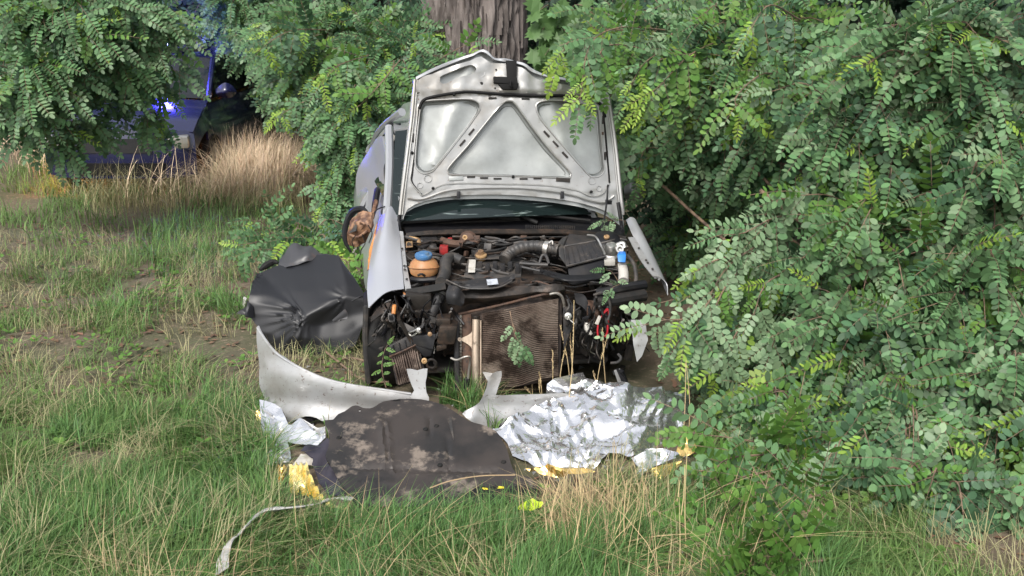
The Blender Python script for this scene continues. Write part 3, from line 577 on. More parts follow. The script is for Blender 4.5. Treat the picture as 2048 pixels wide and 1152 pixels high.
b = MB(); b.hexa([W(1138,552,5.36),W(1206,548,5.43),W(1210,516,5.48),W(1135,537,5.41)], [W(1140,548,5.6),W(1206,542,5.66),W(1210,510,5.68),W(1135,530,5.62)]); part('filter_base', b, 'plastic', af, bevel=.006)
b = MB(); b.hexa([W(1118,512,5.46),W(1131,530,5.41),W(1127,488,5.56),W(1116,484,5.55)], [W(1120,506,5.6),W(1133,524,5.6),W(1136,470,5.7),W(1124,476,5.7)]); part('filter_outlet', b, 'hose', af, bevel=.005)
hp = [(1118,500,5.52),(1096,496,5.55),(1070,492,5.58),(1040,496,5.57),(1018,508,5.54),(1008,520,5.5)]
b = MB(); b.tube([W(*p) for p in hp], lambda t: .035 + .0018 * math.sin(t * 90), 14, 12); ih = part('intake_hose', b, 'hose')
b = MB(); b.lathe(W(1094,497,5.55), W(1118,500,5.52) - W(1070,492,5.58), [(-.014,.036),(-.014,.046),(.014,.046),(.014,.036)], 16); b.tube([W(1098,486,5.5),W(1104,482,5.5),W(1106,490,5.48)], .006); part('hose_clamp', b, 'bright', ih)
b = MB(); b.tube([W(1078,530,5.43),W(1084,512,5.45),W(1092,512,5.44),W(1098,528,5.4)], .009); b.tube([W(1040,526,5.42),W(1060,528,5.4),W(1096,530,5.38)], .010); b.tube([W(1044,534,5.4),W(1080,542,5.36)], .008); part('vacuum_pipe', b, 'hose')
# washer neck and strut
b = MB(); b.lathe(W(1222,500,5.62), (0,-.3,1), [(-.12,.045),(-.06,.048),(-.05,.055),(-.03,.055),(-.02,.04),(.02,.04),(.04,.03),(.045,.001)], 22); part('canister', b, 'bright')
b = MB(); b.box(W(1218,523,5.5), Vector((.035,0,0)), Vector((0,.03,0)), Vector((0,0,.02))); part('white_block', b, 'white', bevel=.008)
b = MB(); b.tube([W(1233,490,5.7),W(1246,486,5.7),W(1250,496,5.68)], .013); b.lathe(W(1239,498,5.6), (0,-1,.3), [(0,.024),(.02,.024),(.02,.014),(.01,.001)], 14); part('cable_boss', b, 'bright')
b = MB(); b.tube([W(1247,562,5.30),W(1247,545,5.36),W(1244,530,5.42)], [.030,.030,.026], 14); wn = part('washer_neck', b, 'white')
b = MB(); b.hexa([W(1236,524,5.36),W(1251,525,5.36),W(1253,508,5.40),W(1234,508,5.40)], [W(1236,524,5.44),W(1251,525,5.44),W(1251,502,5.48),W(1237,502,5.48)]); part('washer_cap', b, 'blue2', wn, bevel=.009)
b = MB(); b.tube([W(1256,512,5.5),W(1268,530,5.42),W(1272,560,5.32),W(1262,575,5.28)], .012); part('washer_hose', b, 'hose')
# lock carrier and ducts
b = MB(); b.patch([[W(812,578,5.22),W(850,572,5.2),W(890,565,5.18)], [W(815,588,5.2),W(850,585,5.17),W(892,578,5.16)]], n=4, m=2, th=.03); part('crossmember', b, 'rubber')
b = MB(); b.patch([[W(905,584,5.2),W(960,578,5.2),W(1040,572,5.22),W(1130,568,5.25)], [W(908,596,5.17),W(960,596,5.17),W(1040,588,5.19),W(1130,580,5.23)], [W(920,612,5.2),W(960,606,5.2),W(1040,598,5.22),W(1130,590,5.26)]], n=5, m=3, th=.03, disp=lambda p: .025*nz(p.x,p.z,2,11)); part('lock_carrier', b, 'iron')
b = MB(); b.patch([[W(893,560,5.2),W(920,563,5.2),W(960,556,5.22),W(1000,556,5.24),W(1028,548,5.26)], [W(903,566,5.15),W(925,572,5.13),W(965,568,5.14),W(1002,566,5.16),W(1030,556,5.2)], [W(918,572,5.15),W(940,576,5.12),W(970,577,5.12),W(1000,574,5.14),W(1022,562,5.19)]], n=6, m=4, th=.02); dct = part('air_duct', b, 'dusty')
b = MB(); b.patch([[W(973,559,5.145),W(994,557,5.155)], [W(975,570,5.105),W(997,568,5.115)]], n=2, m=2, th=.002); part('duct_sticker', b, 'label', dct)
b = MB(); b.tube([W(893,560,5.19),W(905,566,5.13),W(920,573,5.12),W(928,575,5.11),W(938,577,5.1),W(970,577.5,5.1),W(1000,574,5.12),W(1024,562,5.17)], .005, 6, 4); part('duct_edge', b, 'hose', dct)
b = MB(); b.patch([[W(1080,538,5.33),W(1105,543,5.3),W(1140,550,5.27),W(1205,548,5.3)], [W(1085,543,5.28),W(1105,552,5.25),W(1138,560,5.22),W(1202,556,5.26)], [W(1100,550,5.27),W(1120,560,5.24),W(1150,566,5.22),W(1190,562,5.26)]], n=5, m=3, th=.015); part('air_duct', b, 'plastic')
b = MB(); b.patch([[W(896,568,5.14),W(915,574,5.11),W(930,590,5.12)], [W(893,585,5.1),W(910,592,5.06),W(928,606,5.08)], [W(895,604,5.1),W(908,608,5.07),W(922,612,5.09)]], n=5, m=5, th=.006, disp=lambda p: .02*nz(p.x,p.z,2,14)); part('torn_shroud', b, 'dusty')
# radiator pack
RP, RN = plane3(W(921,628,5.15), W(1125,588,5.24), W(925,785,5.03))
RF = lambda u, v, o=0: RP(u, v) + RN * o
def bulge(u, v): return .028 * math.sin((u - 960) / 34) * math.exp(-((v - 690) / 90) ** 2) + .05 * math.exp(-((u - 1040) / 60) ** 2 - ((v - 740) / 50) ** 2)
b = MB(); sheet(b, [(917,630),(1000,612),(1050,600),(1124,588),(1126,640),(1122,757),(1060,768),(990,782),(920,787)], lambda u, v: RF(u, v, bulge(u, v) - .018), step=14, th=.035, sm=1); rad = part('radiator', b, 'core')
def topv(u): return 629 - (u - 917) * .195
def botv(u): return 787 - (u - 917) * .15
for k in range(44):
    t = (k + .7) / 45; pts = []
    for u in range(964, 1122, 9):
        a = topv(u) + 6; c = botv(u) - 2; w = 7.5 * math.sin((u - 964) / 150 * 5 + t * 2.2) * math.sin(math.pi * t) + (13 * math.exp(-((u - 1030) / 26) ** 2) * max(0, t - .45))
        v = a + (c - a) * t + w; pts.append(RF(u, v, bulge(u, v) + .002 + .004 * nz(u, k * 9.1, 1, .08)))
    b = MB(); b.tube(pts, .0042, 4, 1); part('radiator_tube', b, 'fin', rad)
b = MB()
for k in range(30):
    v = 640 + k * 4.8; b.tube([RF(922, v, .004), RF(942, v - 3, .004)], .003, 4, 1)
part('radiator_fin', b, 'rust', rad, kind='stuff')
b = MB(); b.patch([[RF(922,631,.006),RF(935,628,.010),RF(942,627,.006)], [RF(922,700,.006),RF(935,700,.012),RF(944,700,.008)], [RF(922,760,.006),RF(935,760,.010),RF(942,760,.006)]], n=3, m=3, th=.004); part('side_plate', b, 'rust', rad)
b = MB(); b.tube([RF(916,630,.0), RF(914,700,.005), RF(916,785,0)], .018, 10); part('end_tank', b, 'dusty', rad)
b = MB()
for k in range(24): b.box(RF(921, 632 + k * 6.4, .022), CRT*.005, CBK*.006, Vector((0,0,.006)))
part('crimp_tab', b, 'alu', rad, kind='stuff')
b = MB(); b.tube([RF(951,638,.03), RF(950,700,.03), RF(952,783,.03)], .021, 16, 4); dr = part('drier_bottle', b, 'drier')
b = MB(); b.lathe(RF(951,636,.03), RF(951,636) - RF(952,783), [(-.004,.022),(.0,.024),(.014,.024),(.018,.014),(.018,.001)], 14); part('bottle_cap', b, 'iron', dr)
b = MB(); b.tube([RF(961,640,.022),RF(961,780,.022)], .006, 6); b.patch([[RF(922,676,.02),RF(938,668,.03),RF(945,660,.032)], [RF(922,680,.02),RF(938,690,.03),RF(945,700,.032)]], th=.004); b.lathe(RF(919,678,.02), RN, [(0,.012),(.01,.012),(.01,.005),(.006,.001)], 10); part('bottle_bracket', b, 'drier', dr)
b = MB(); b.tube([RF(917,628,.012),RF(1000,610,.012),RF(1060,595,.012),RF(1108,585,.02),RF(1122,592,.02),RF(1128,612,.015),RF(1128,640,.01)], .0075); part('coolant_pipe', b, 'rust', rad)
b = MB(); b.tube([RF(1098,588,.022),RF(1112,586,.024),RF(1123,594,.022),RF(1128,614,.018),RF(1128,634,.014)], .009); part('coolant_pipe', b, 'alu', rad)
b = MB(); b.tube([W(902,716,5.0),W(914,720,4.98),W(930,714,4.97),W(940,716,4.97),W(938,740,4.97),W(934,772,4.96)], .007); part('air_con_pipe', b, 'alu')
b = MB(); b.lathe(W(934,768,4.97), (0,0,1), [(-.04,.01),(-.03,.018),(.03,.018),(.04,.01)], 10); part('pipe_joint', b, 'rubber')
b = MB(); b.hexa([W(1127,700,5.08),W(1150,640,5.10),W(1152,610,5.12),W(1126,614,5.1)], [W(1127,700,5.12),W(1150,640,5.15),W(1152,610,5.17),W(1126,614,5.15)]); part('radiator_mount', b, 'dusty', bevel=.005)
b = MB(); b.lathe(W(1136,632,5.08), (0,-1,.2), [(0,.022),(.012,.02),(.016,.008),(.01,.001)], 10); b.tube([W(1140,640,5.07),W(1150,648,5.06)], .004); part('mount_bolt', b, 'bright')
b = MB(); b.patch([[W(1148,585,5.3),W(1168,590,5.28),W(1180,612,5.26)], [W(1152,606,5.28),W(1166,615,5.26),W(1172,622,5.25)]], th=.02); part('torn_panel', b, 'plastic')
# intercooler
IP, IN_ = plane3(W(778,690,5.06), W(838,682,5.08), W(795,770,5.0))
IF = lambda u, v, o=0: IP(u, v) + IN_ * o
b = MB(); sheet(b, [(780,712),(830,690),(838,692),(851,750),(848,758),(800,772),(793,768)], lambda u, v: IF(u, v, -.01), step=14, th=.05, sm=1); ic = part('intercooler', b, 'core')
for k in range(13):
    t = (k + .5) / 13; u0 = 782 + t * 52; u1 = 797 + t * 52
    b = MB(); b.tube([IF(u0, 714 - t * 22, .0), IF((u0 + u1) / 2 + 1.5 * math.sin(k), 742 - t * 19, .004), IF(u1, 770 - t * 16, .0)], .0058, 5, 4); part('cooler_fin', b, 'fin', ic)
b = MB(); b.hexa([IF(779,712,.02),IF(831,688,.02),IF(822,668,.02),IF(778,690,.02)], [IF(779,712,-.06),IF(831,688,-.06),IF(822,668,-.06),IF(778,690,-.06)]); part('cooler_tank', b, 'dusty', ic, bevel=.01)
b = MB(); b.tube([IF(779,713,.022),IF(805,702,.022),IF(832,689,.022)], .006, 6, 2); part('cooler_seam', b, 'rust', ic)
b = MB()
for k in range(4): b.tube([IF(786 + k*12, 690 - k*5, .024), IF(789 + k*12, 706 - k*5, .024)], .005, 5, 1)
part('tank_rib', b, 'plastic', ic)
# gearbox side, headlamp bracket, horn and the rest of the torn front
b = MB(); b.hexa([W(826,690,5.05),W(866,700,5.03),W(872,668,5.06),W(820,672,5.06)], [W(836,690,5.2),W(866,700,5.2),W(872,660,5.2),W(824,664,5.2)]); b.hexa([W(848,714,5.04),W(862,712,5.04),W(868,690,5.05),W(826,688,5.05)], [W(848,714,5.1),W(862,712,5.1),W(868,690,5.12),W(826,688,5.12)]); part('bracket_plate', b, 'plastic', bevel=.006)
b = MB(); b.lathe(W(860,668,5.03), (0,-1,.2), [(0,.013),(.008,.013),(.012,.001)], 10); part('bracket_bolt', b, 'tan')
b = MB(); b.tube([W(818,666,5.04),W(828,662,5.02),W(838,656,5.02),W(838,662,5.01),W(824,672,5.03)], .005, 6, 4, closed=True); b.lathe(W(836,662,5.02), (.3,-1,.2), [(0,.012),(.03,.014),(.04,.006)], 10); part('tow_hook', b, 'bright')
b = MB(); b.box(W(895,664,5.08), Vector((.05,0,0)), Vector((0,.06,0)), Vector((.01,0,.055))); b.box(W(888,640,5.1), Vector((.04,0,0)), Vector((0,.05,0)), Vector((0,0,.025))); b.box(W(884,690,5.07), Vector((.03,0,.01)), Vector((0,.04,0)), Vector((0,0,.02))); part('alternator', b, 'iron', bevel=.012)
b = MB(); b.lathe(W(849,721,5.0), (0,-1,.25), [(0,.016),(.02,.016),(.022,.008),(.014,.001)], 12); part('pipe_end', b, 'tan')
b = MB(); b.tube([W(863,728,4.99) + Vector((math.cos(t*math.pi/5)*.026,0,math.sin(t*math.pi/5)*.026)) for t in range(10)], .008, 6, 2, closed=True); b.box(W(866,738,5.02), Vector((.024,0,0)), Vector((0,.02,0)), Vector((0,0,.01))); part('ring_mount', b, 'iron')
b = MB(); b.patch([[W(800,640,5.12),W(830,655,5.08),W(850,645,5.08)], [W(795,650,5.1),W(822,664,5.06),W(845,655,5.06)]], n=5, m=3, th=.01); part('torn_splash_panel', b, 'hose')
b = MB(); b.hexa([W(776,644,5.06),W(788,645,5.06),W(789,626,5.08),W(776,626,5.08)], [W(776,644,5.09),W(788,645,5.09),W(789,626,5.11),W(776,626,5.11)]); pc = part('cable_plug', b, 'hose', bevel=.004)
b = MB(); b.box(W(782,635,5.055), Vector((.011,0,0)), Vector((0,.003,0)), Vector((0,0,.014))); part('plug_face', b, 'plastic', pc, bevel=.002)
b = MB(); b.tube([W(787,628,5.07),W(789,610,5.1)], .012, 8); part('plug_boot', b, 'orange', pc)
b = MB(); b.patch([[W(817,578,5.24),W(823,580,5.22)], [W(815,590,5.22),W(823,592,5.2)]], n=2, m=2, th=.01); b.patch([[W(806,584,5.24),W(810,584,5.24)], [W(808,594,5.22),W(812,592,5.22)]], n=2, m=2, th=.01); part('indicator_lens', b, 'orange')
b = MB(); b.box(W(838,600,5.2), Vector((.075,0,.0)), Vector((0,.05,0)), Vector((0,0,.05))); b.box(W(848,622,5.2), Vector((.05,0,0)), Vector((0,.05,0)), Vector((0,0,.03))); part('battery_tray', b, 'iron', bevel=.015)
b = MB(); b.tube([W(1196,586,5.2),W(1215,584,5.18),W(1250,576,5.2),W(1290,570,5.25)], .03, 10); part('crash_beam', b, 'plastic')
b = MB(); b.tube([W(1190,606,5.14),W(1230,600,5.12),W(1290,590,5.18)], .034, 10); part('crash_beam', b, 'rubber')
b = MB(); b.patch([[W(1176,600,5.2),W(1190,602,5.16),W(1206,604,5.18)], [W(1174,626,5.18),W(1192,628,5.13),W(1206,622,5.15)], [W(1178,650,5.2),W(1190,656,5.18),W(1198,648,5.2)]], n=8, m=8, th=.03, disp=lambda p: .03*nz(p.x,p.z,2,20)); part('rusted_bracket', b, 'rust')
b = MB(); b.hexa([W(1189,648,5.08),W(1197,650,5.08),W(1203,633,5.1),W(1197,630,5.1)], [W(1189,648,5.11),W(1197,650,5.11),W(1203,633,5.13),W(1197,630,5.13)]); part('white_connector', b, 'white', bevel=.004)
b = MB(); b.tube([W(1175,646,5.1),W(1174,656,5.09),W(1180,666,5.08),W(1184,668,5.08)], [.014,.016,.012,.006]); part('white_hose_end', b, 'white')
for q in ([(1205,630),(1212,622),(1217,620)], [(1196,650),(1195,662),(1196,672)], [(1214,640),(1216,655),(1212,672),(1210,672)], [(1218,622),(1216,645),(1214,668)], [(1203,634),(1214,618),(1218,626)]):
    b = MB(); b.tube([W(u, v, 5.08 - .004 * i) for i, (u, v) in enumerate(q)], .0055, 6, 5); part('red_wire', b, 'wire_red')
b = MB(); b.tube([W(1188,590,5.14),W(1208,586,5.1),W(1219,604,5.08),W(1220,624,5.07),W(1216,640,5.06)], .008); part('black_cable', b, 'hose')
b = MB(); sheet(b, [(1262,640),(1290,640),(1296,680),(1284,712),(1274,724),(1267,690)], lambda u, v: W(u, v, 5.05 + (v - 640) * -.0006), step=9, th=.01, sm=1, disp=lambda u, v: .006*nz(u,v,3,.06)); part('torn_wing_strip', b, 'paint_dirty')
b = MB(); sheet(b, [(1228,742),(1240,738),(1256,766),(1248,776),(1236,766)], lambda u, v: W(u, v, 5.0), step=8, th=.01, sm=1); part('lamp_fragment', b, 'paint_dirty')
b = MB(); b.patch([[W(1232,738,5.0),W(1244,745,4.98)], [W(1246,770,4.98),W(1258,768,4.98)]], n=3, m=3, th=.02); part('lamp_fragment', b, 'plastic')
b = MB(); b.tube([W(1222,726,5.02),W(1236,724,5.0),W(1242,716,5.0),W(1236,708,5.02)], .008); part('broken_lever', b, 'hose')
b = MB(); b.box(C(.42,.35,.30), CRT*.2, CBK*.2, Vector((0,0,.12))); part('gearbox', b, 'dark', bevel=.03)
# wiring and small brackets all through the bay
rnd = random.Random(4)
for k in range(120):
    u0 = rnd.uniform(815, 1240); v0 = rnd.uniform(472, 575); n = rnd.randint(3, 5); p = []
    ang = rnd.uniform(-.5, .5)
    for i in range(n):
        u0 += rnd.uniform(12, 30) * math.cos(ang) * (1 if k % 2 else -1); v0 += rnd.uniform(-9, 9)
        p.append(E(min(max(u0, 812), 1255), min(max(v0, 474), 585), rnd.uniform(-.03, .05)))
    b = MB(); b.tube(p, rnd.choice([.004, .005, .007, .010]), 6, 5); part('engine_wire', b, rnd.choice(['rubber', 'hose', 'iron', 'rust', 'hose']))
for k in range(104):
    if k < 64: u, v, y = rnd.uniform(815, 1110), rnd.uniform(476, 572), None
    else: u, v, y = rnd.uniform(765, 915), rnd.uniform(600, 700), 5.2
    if 812 < u < 895 and 505 < v < 560: continue
    c = E(u, v, rnd.uniform(.02, .12)) if y is None else W(u, v, y + rnd.uniform(-.05, .15))
    q = Matrix.Rotation(rnd.uniform(-.6, .6), 3, 'Z') @ Matrix.Rotation(rnd.uniform(-.5, .5), 3, 'X'); s = [rnd.uniform(.008, .032) for _ in range(3)]
    b = MB()
    if k % 3: b.box(c, q @ Vector((s[0],0,0)), q @ Vector((0,s[1],0)), q @ Vector((0,0,s[2])))
    else: b.lathe(c, q @ Vector((.2,-.6,.8)), [(-s[0],s[1]*.8),(0,s[1]),(s[0]*.6,s[1]),(s[0]*.8,s[1]*.5),(s[0],.001)], 12)
    part('engine_fitting', b, rnd.choice(['iron', 'iron', 'rust', 'dusty', 'hose', 'alu', 'dark']), bevel=.003 if k % 3 else 0)
for k in range(110):
    side = k % 2; u0 = rnd.uniform(760, 905) if side else rnd.uniform(1130, 1265); v0 = rnd.uniform(590, 660); p = []
    for i in range(rnd.randint(3, 5)):
        p.append(W(u0, v0, 5.1 + rnd.uniform(-.05, .12))); u0 += rnd.uniform(-16, 16); v0 += rnd.uniform(5, 24)
    b = MB(); b.tube(p, rnd.choice([.003, .004, .006, .008]), 6, 5); part('torn_wire', b, rnd.choice(['rubber', 'hose', 'plastic', 'iron', 'bright']) if k % 7 == 0 else rnd.choice(['rubber', 'hose', 'plastic']))
for k in range(26):
    u, v = rnd.uniform(1135, 1265), rnd.uniform(600, 745); c = W(u, v, 5.25 + rnd.uniform(-.05, .2)); s = [rnd.uniform(.015, .05) for _ in range(3)]
    q = Matrix.Rotation(rnd.uniform(-1, 1), 3, 'Z') @ Matrix.Rotation(rnd.uniform(-.6, .6), 3, 'Y')
    b = MB(); b.box(c, q @ Vector((s[0],0,0)), q @ Vector((0,s[1],0)), q @ Vector((0,0,s[2]))); part('broken_bracket', b, rnd.choice(['plastic', 'iron', 'dark', 'rubber']), bevel=.004)
# ================================================================== debris round the car
def T(name, mb, m, label, catg, group=None, **k):
    o = mb.build(name, M[m], None, **k); o['label'] = label; o['category'] = catg
    if group: o['group'] = group
    return o
# ---- front bumper, broken and lying on the grass
def BY(u, v):
    if u < 900: y = 4.74 + .26 * max(0, (640 - u) / 125) ** 2 * .9
    else: y = 4.72 + .03 * (u - 960) / 100
    return y + (845 - v) / 190 * .13
BF = lambda u, v: W(u, v, BY(u, v))
bump = thing('bumper_cover', 'scuffed silver bumper cover with two upright tabs lying before the radiator', 'bumper', tuple(BF(760, 830)))
b = MB(); sheet(b, [(514,654),(521,662),(541,692),(557,709),(566,713),(600,735),(650,757),(700,769),(760,778),(824,787),(823,770),(813,738),(834,741),(855,737),(851,765),(853,785),(858,806),(820,836),(760,850),(700,848),(652,845),(632,836),(610,833),(588,841),(577,846),(566,826),(540,806),(522,800),(517,730)], BF, step=8, th=.008, sm=2,
  disp=lambda u, v: .016 * math.exp(-((v - 745 - (u - 560) * .24) / 18) ** 2) * (u > 530) - .026 * math.exp(-((v - 802 - (u - 560) * .1) / 20) ** 2) + .006 * nz(u, v, 1, .02))
part('corner_panel', b, 'paint_dirty', bump)
b = MB(); b.tube([BF(u, v) + Vector((0,-.004,0)) for u, v in [(515,655),(540,691),(560,711),(600,735),(650,757),(700,769),(760,778),(822,787)]], .007, 6); part('top_lip', b, 'paint_dirty', bump)
b = MB(); sheet(b, [(965,744),(985,746),(1003,742),(1001,762),(993,786),(1002,791),(1090,788),(1150,790),(1160,830),(1110,840),(1045,836),(985,857),(960,850),(942,842),(925,828),(940,818),(958,806),(968,786),(975,762)], BF, step=8, th=.008, sm=2,
  disp=lambda u, v: .015 * math.exp(-((u - 975 - (v - 760) * -.4) / 9) ** 2) - .015 * math.exp(-((v - 812) / 16) ** 2) + .006 * nz(u, v, 1, .03))
part('centre_panel', b, 'paint_dirty', bump)
b = MB(); b.tube([BF(585,845) + Vector((0,.03,0)), BF(598,838) + Vector((0,.03,0)), BF(612,835)+ Vector((0,.03,0)), BF(640,842)+ Vector((0,.03,0)), BF(655,850)+ Vector((0,.03,0))], .012); b.box(BF(618,848)+Vector((0,.05,0)), Vector((.02,0,0)), Vector((0,.03,0)), Vector((0,0,.02))); part('fog_lamp_frame', b, 'plastic', bump)
b = MB(); b.lathe(BF(612,850) + Vector((0,.06,.0)), (0,-1,.3), [(0,.04),(.02,.042),(.03,.03),(.02,.001)], 16); part('fog_lamp', b, 'hose', bump)
# ---- undershield
TP, TN = plane3(W(700,1010,3.86), W(1060,1000,3.90), W(800,805,4.62))
t_out = [(650,840),(666,839),(676,828),(690,822),(704,812),(716,811),(726,816),(740,817),(752,812),(766,803),(800,798),(843,799),(880,807),(905,820),(938,843),(965,850),(991,862),(1003,880),(1014,900),(1022,930),(1034,950),(1060,957),(1085,985),(1070,992),(1054,998),(1030,1001),(980,1004),(932,1007),(843,1013),(769,1012),(762,1006),(752,1012),(710,1007),(694,985),(678,962),(664,935),(651,912),(655,900),(659,880),(656,862),(651,850)]
def t_disp(u, v):
    d = .006 * nz(u, v, 3, .015) + .035 * max(0, (u - 960) / 110) ** 2 * max(0, (985 - v) / 120)
    d += .012 * math.exp(-((u - 768 - (v - 900) * .12) / 4) ** 2) * (838 < v < 940)
    d += .010 * math.exp(-((u - 781 - (v - 900) * .10) / 3) ** 2) * (842 < v < 945)
    d -= .010 * math.exp(-((u - 858) / 3) ** 2) * (830 < v < 872)
    d -= .012 * math.exp(-((v - 938 - (u - 850) * .03) / 5) ** 2) * (690 < u < 1000)
    d += .008 * math.exp(-((v - 965) / 3) ** 2) * (710 < u < 800)
    d -= .008 * math.exp(-((u - 895 - (v - 890) * .1) / 4) ** 2) * (870 < v < 940)
    return d
b = MB(); sheet(b, t_out, TP, [[(718,819),(722,819),(721,823),(717,823)], [(676,876),(680,876),(680,880),(676,880)]], step=5.5, th=.007, disp=t_disp, sm=2, hsm=1)
tray = T('undershield', b, 'tray', 'torn dark undershield with dried mud leaning on the silver bumper cover', 'undershield')
TF = lambda u, v, o=0: TP(u, v) + TN * (o + t_disp(u, v))
b = MB(); b.patch([[TF(899,834,.004),TF(903,836,.004)], [TF(898,850,.006),TF(906,860,.006)], [TF(906,878,.004),TF(908,882,.004)]], n=3, m=3, th=.002); part('split', b, 'hose', tray)
for u, v in ((678,876),(1007,925),(783,1010),(880,930),(851,858),(873,852)):
    b = MB(); b.lathe(TF(u, v, 0), TN, [(0,.014),(.004,.012),(.006,.006),(.003,.001)], 10); part('fixing_hole', b, 'rubber', tray)
for (u, v) in ((969,979),(1001,976)):
    b = MB(); b.hexa([TF(u-6,v+2,.004),TF(u+7,v+1,.004),TF(u+6,v-2,.004),TF(u-4,v-3,.004)], [TF(u-6,v+2,0),TF(u+7,v+1,0),TF(u+6,v-2,0),TF(u-4,v-3,0)]); part('sticker', b, 'sticker', tray)
b = MB(); sheet(b, [(940,985),(1000,962),(1050,958),(1082,985),(1060,1000),(1000,1006),(950,1006)], lambda u, v: W(u, v, 3.88 + (1000 - v) * .004), step=9, th=.006, disp=lambda u, v: .01*nz(u,v,1,.03)); T('plastic_trim', b, 'plastic', 'black plastic trim strip half under the lower right edge of the muddy undershield', 'trim')
# ---- space blankets: crumpled by Voronoi creases
def crease(seed, scale, n=60):
    """flat facets meeting in sharp folds: random heights at random points, joined by triangles"""
    r = np.random.default_rng(seed); P = np.concatenate([r.uniform(-.1, 1.1, (n, 2)), [(-.3,-.3),(1.3,-.3),(1.3,1.3),(-.3,1.3)]]); H = r.uniform(-1, 1, len(P))
    q = delaunay_2d_cdt([Vector(p) for p in P], [], [], 0, 1e-6); T_ = np.array([f for f in q[2]]); V_ = np.array([(v.x, v.y) for v in q[0]]); H = np.array([H[o[0]] for o in q[3]])
    A, B, Cc = V_[T_[:,0]], V_[T_[:,1]], V_[T_[:,2]]; D = (B[:,1]-Cc[:,1])*(A[:,0]-Cc[:,0]) + (Cc[:,0]-B[:,0])*(A[:,1]-Cc[:,1])
    def f(u, v, u0, v0, w, h):
        x, y = (u - u0) / w, (v - v0) / h
        a = ((B[:,1]-Cc[:,1])*(x-Cc[:,0]) + (Cc[:,0]-B[:,0])*(y-Cc[:,1])) / D; b_ = ((Cc[:,1]-A[:,1])*(x-Cc[:,0]) + (A[:,0]-Cc[:,0])*(y-Cc[:,1])) / D; c = 1 - a - b_
        k = int(np.minimum(np.minimum(a, b_), c).argmax()); t = T_[k]
        return scale * float(a[k]*H[t[0]] + b_[k]*H[t[1]] + c[k]*H[t[2]])
    return f
c1, c2, c3 = crease(3, .040, 46), crease(5, .015, 190), crease(9, .032, 44)
f_out = [(985,857),(998,856),(1012,849),(1042,829),(1064,815),(1107,799),(1155,790),(1199,785),(1222,774),(1245,770),(1260,776),(1300,772),(1325,772),(1346,783),(1366,787),(1371,778),(1376,803),(1370,844),(1364,870),(1345,884),(1320,898),(1303,903),(1300,905),(1280,912),(1262,916),(1240,905),(1216,906),(1202,928),(1175,943),(1128,948),(1084,939),(1048,927),(1025,915),(1016,886),(1005,876),(996,868)]
def fY(u, v):
    y = 4.28 + (945 - v) / 175 * .62
    return y - .05 * math.exp(-((u - 1250) / 50) ** 2) + .14 * max(0, (u - 1275) / 100) ** 1.4
FL = [(random.Random(70 + i).uniform(990, 1370), random.Random(90 + i).uniform(780, 930), random.Random(30 + i).uniform(0, 3.14), random.Random(50 + i).uniform(50, 150)) for i in range(16)]
def folds(u, v):
    d = 0
    for x, y, a, L in FL:
        s_ = (u - x) * math.cos(a) + (v - y) * .5 * math.sin(a); t_ = -(u - x) * math.sin(a) + (v - y) * math.cos(a)
        if abs(s_) < L: d += .012 * max(0, 1 - abs(t_) / 9) * (1 - abs(s_) / L)
    return d
def f_disp(u, v): return folds(u, v) + c1(u, v, 980, 760, 400, 190) + c2(u, v, 980, 760, 400, 190) + .022 * nz(u, v, 3, .02)
b = MB(); sheet(b, f_out, lambda u, v: W(u, v, fY(u, v)), step=3.4, th=0, disp=f_disp, sm=1, jitter=.45)
T('space_blanket', b, 'foil', 'large crumpled silver rescue foil spread beside the muddy undershield', 'rescue foil', smooth=False, keepn=True)
b = MB(); sheet(b, [(1092,786),(1094,768),(1110,756),(1130,752),(1165,744),(1172,756),(1200,762),(1225,772),(1240,786),(1200,798),(1150,800),(1100,800)], lambda u, v: W(u, v, 4.98 - (v - 745) * .001), step=5, th=0, disp=lambda u, v: c3(u, v, 1080, 740, 160, 60) * .8, sm=1)
T('foil_scrap', b, 'foil', 'small crumpled silver foil scrap below the foot of the radiator', 'foil scrap', smooth=False, keepn=True)
b = MB(); sheet(b, [(1262,916),(1300,897),(1330,898),(1355,906),(1364,915),(1340,921),(1310,930),(1290,942),(1276,962),(1268,984),(1264,978),(1268,960),(1278,935)], lambda u, v: W(u, v, 4.22 + (930 - v) * .0022), step=5, th=0, disp=lambda u, v: c3(u, v, 1250, 880, 130, 120) * .7, sm=1)
T('foil_fold', b, 'foil', 'silver fold of rescue foil hanging over the gold piece', 'foil fold', smooth=False, keepn=True)
def gold(name, poly, Y0, slope, label, sd=1, v0=930):
    b = MB(); sheet(b, poly, lambda u, v: W(u, v, Y0 + (v0 - v) * slope), step=5, th=.001, disp=lambda u, v: c3(u, v, 1280, 900, 130, 100) * .5 + .006 * nz(u, v, sd, .06), sm=1)
    return T(name, b, 'goldfoil', label, 'foil scrap', smooth=False)
M['goldfoil'] = mat('gold_foil', (.85,.60,.22), .22, .85)
gold('gold_foil_flap', [(1298,938),(1322,930),(1352,923),(1364,922),(1352,938),(1328,955),(1318,965),(1308,950)], 4.2, .002, 'gold underside flap of rescue foil folded back over dry stalks')
gold('gold_foil_corner', [(1352,905),(1358,882),(1366,868),(1376,876),(1386,880),(1399,896),(1388,906),(1370,914),(1360,912)], 4.35, .002, 'gold foil corner turned up beside the fresh green leaves', 2)
gold('gold_foil_strip', [(1050,930),(1084,937),(1128,947),(1172,943),(1190,950),(1160,956),(1110,958),(1080,952)], 4.15, .002, 'gold foil strip in dry grass below the large silver foil', 3)
gold('gold_foil_crumple', [(1362,1086),(1385,1092),(1405,1096),(1428,1110),(1434,1118),(1418,1130),(1406,1128),(1400,1112),(1380,1104)], 3.52, .001, 'gold foil crumple in the straw near the bottom edge', 4, 1110)
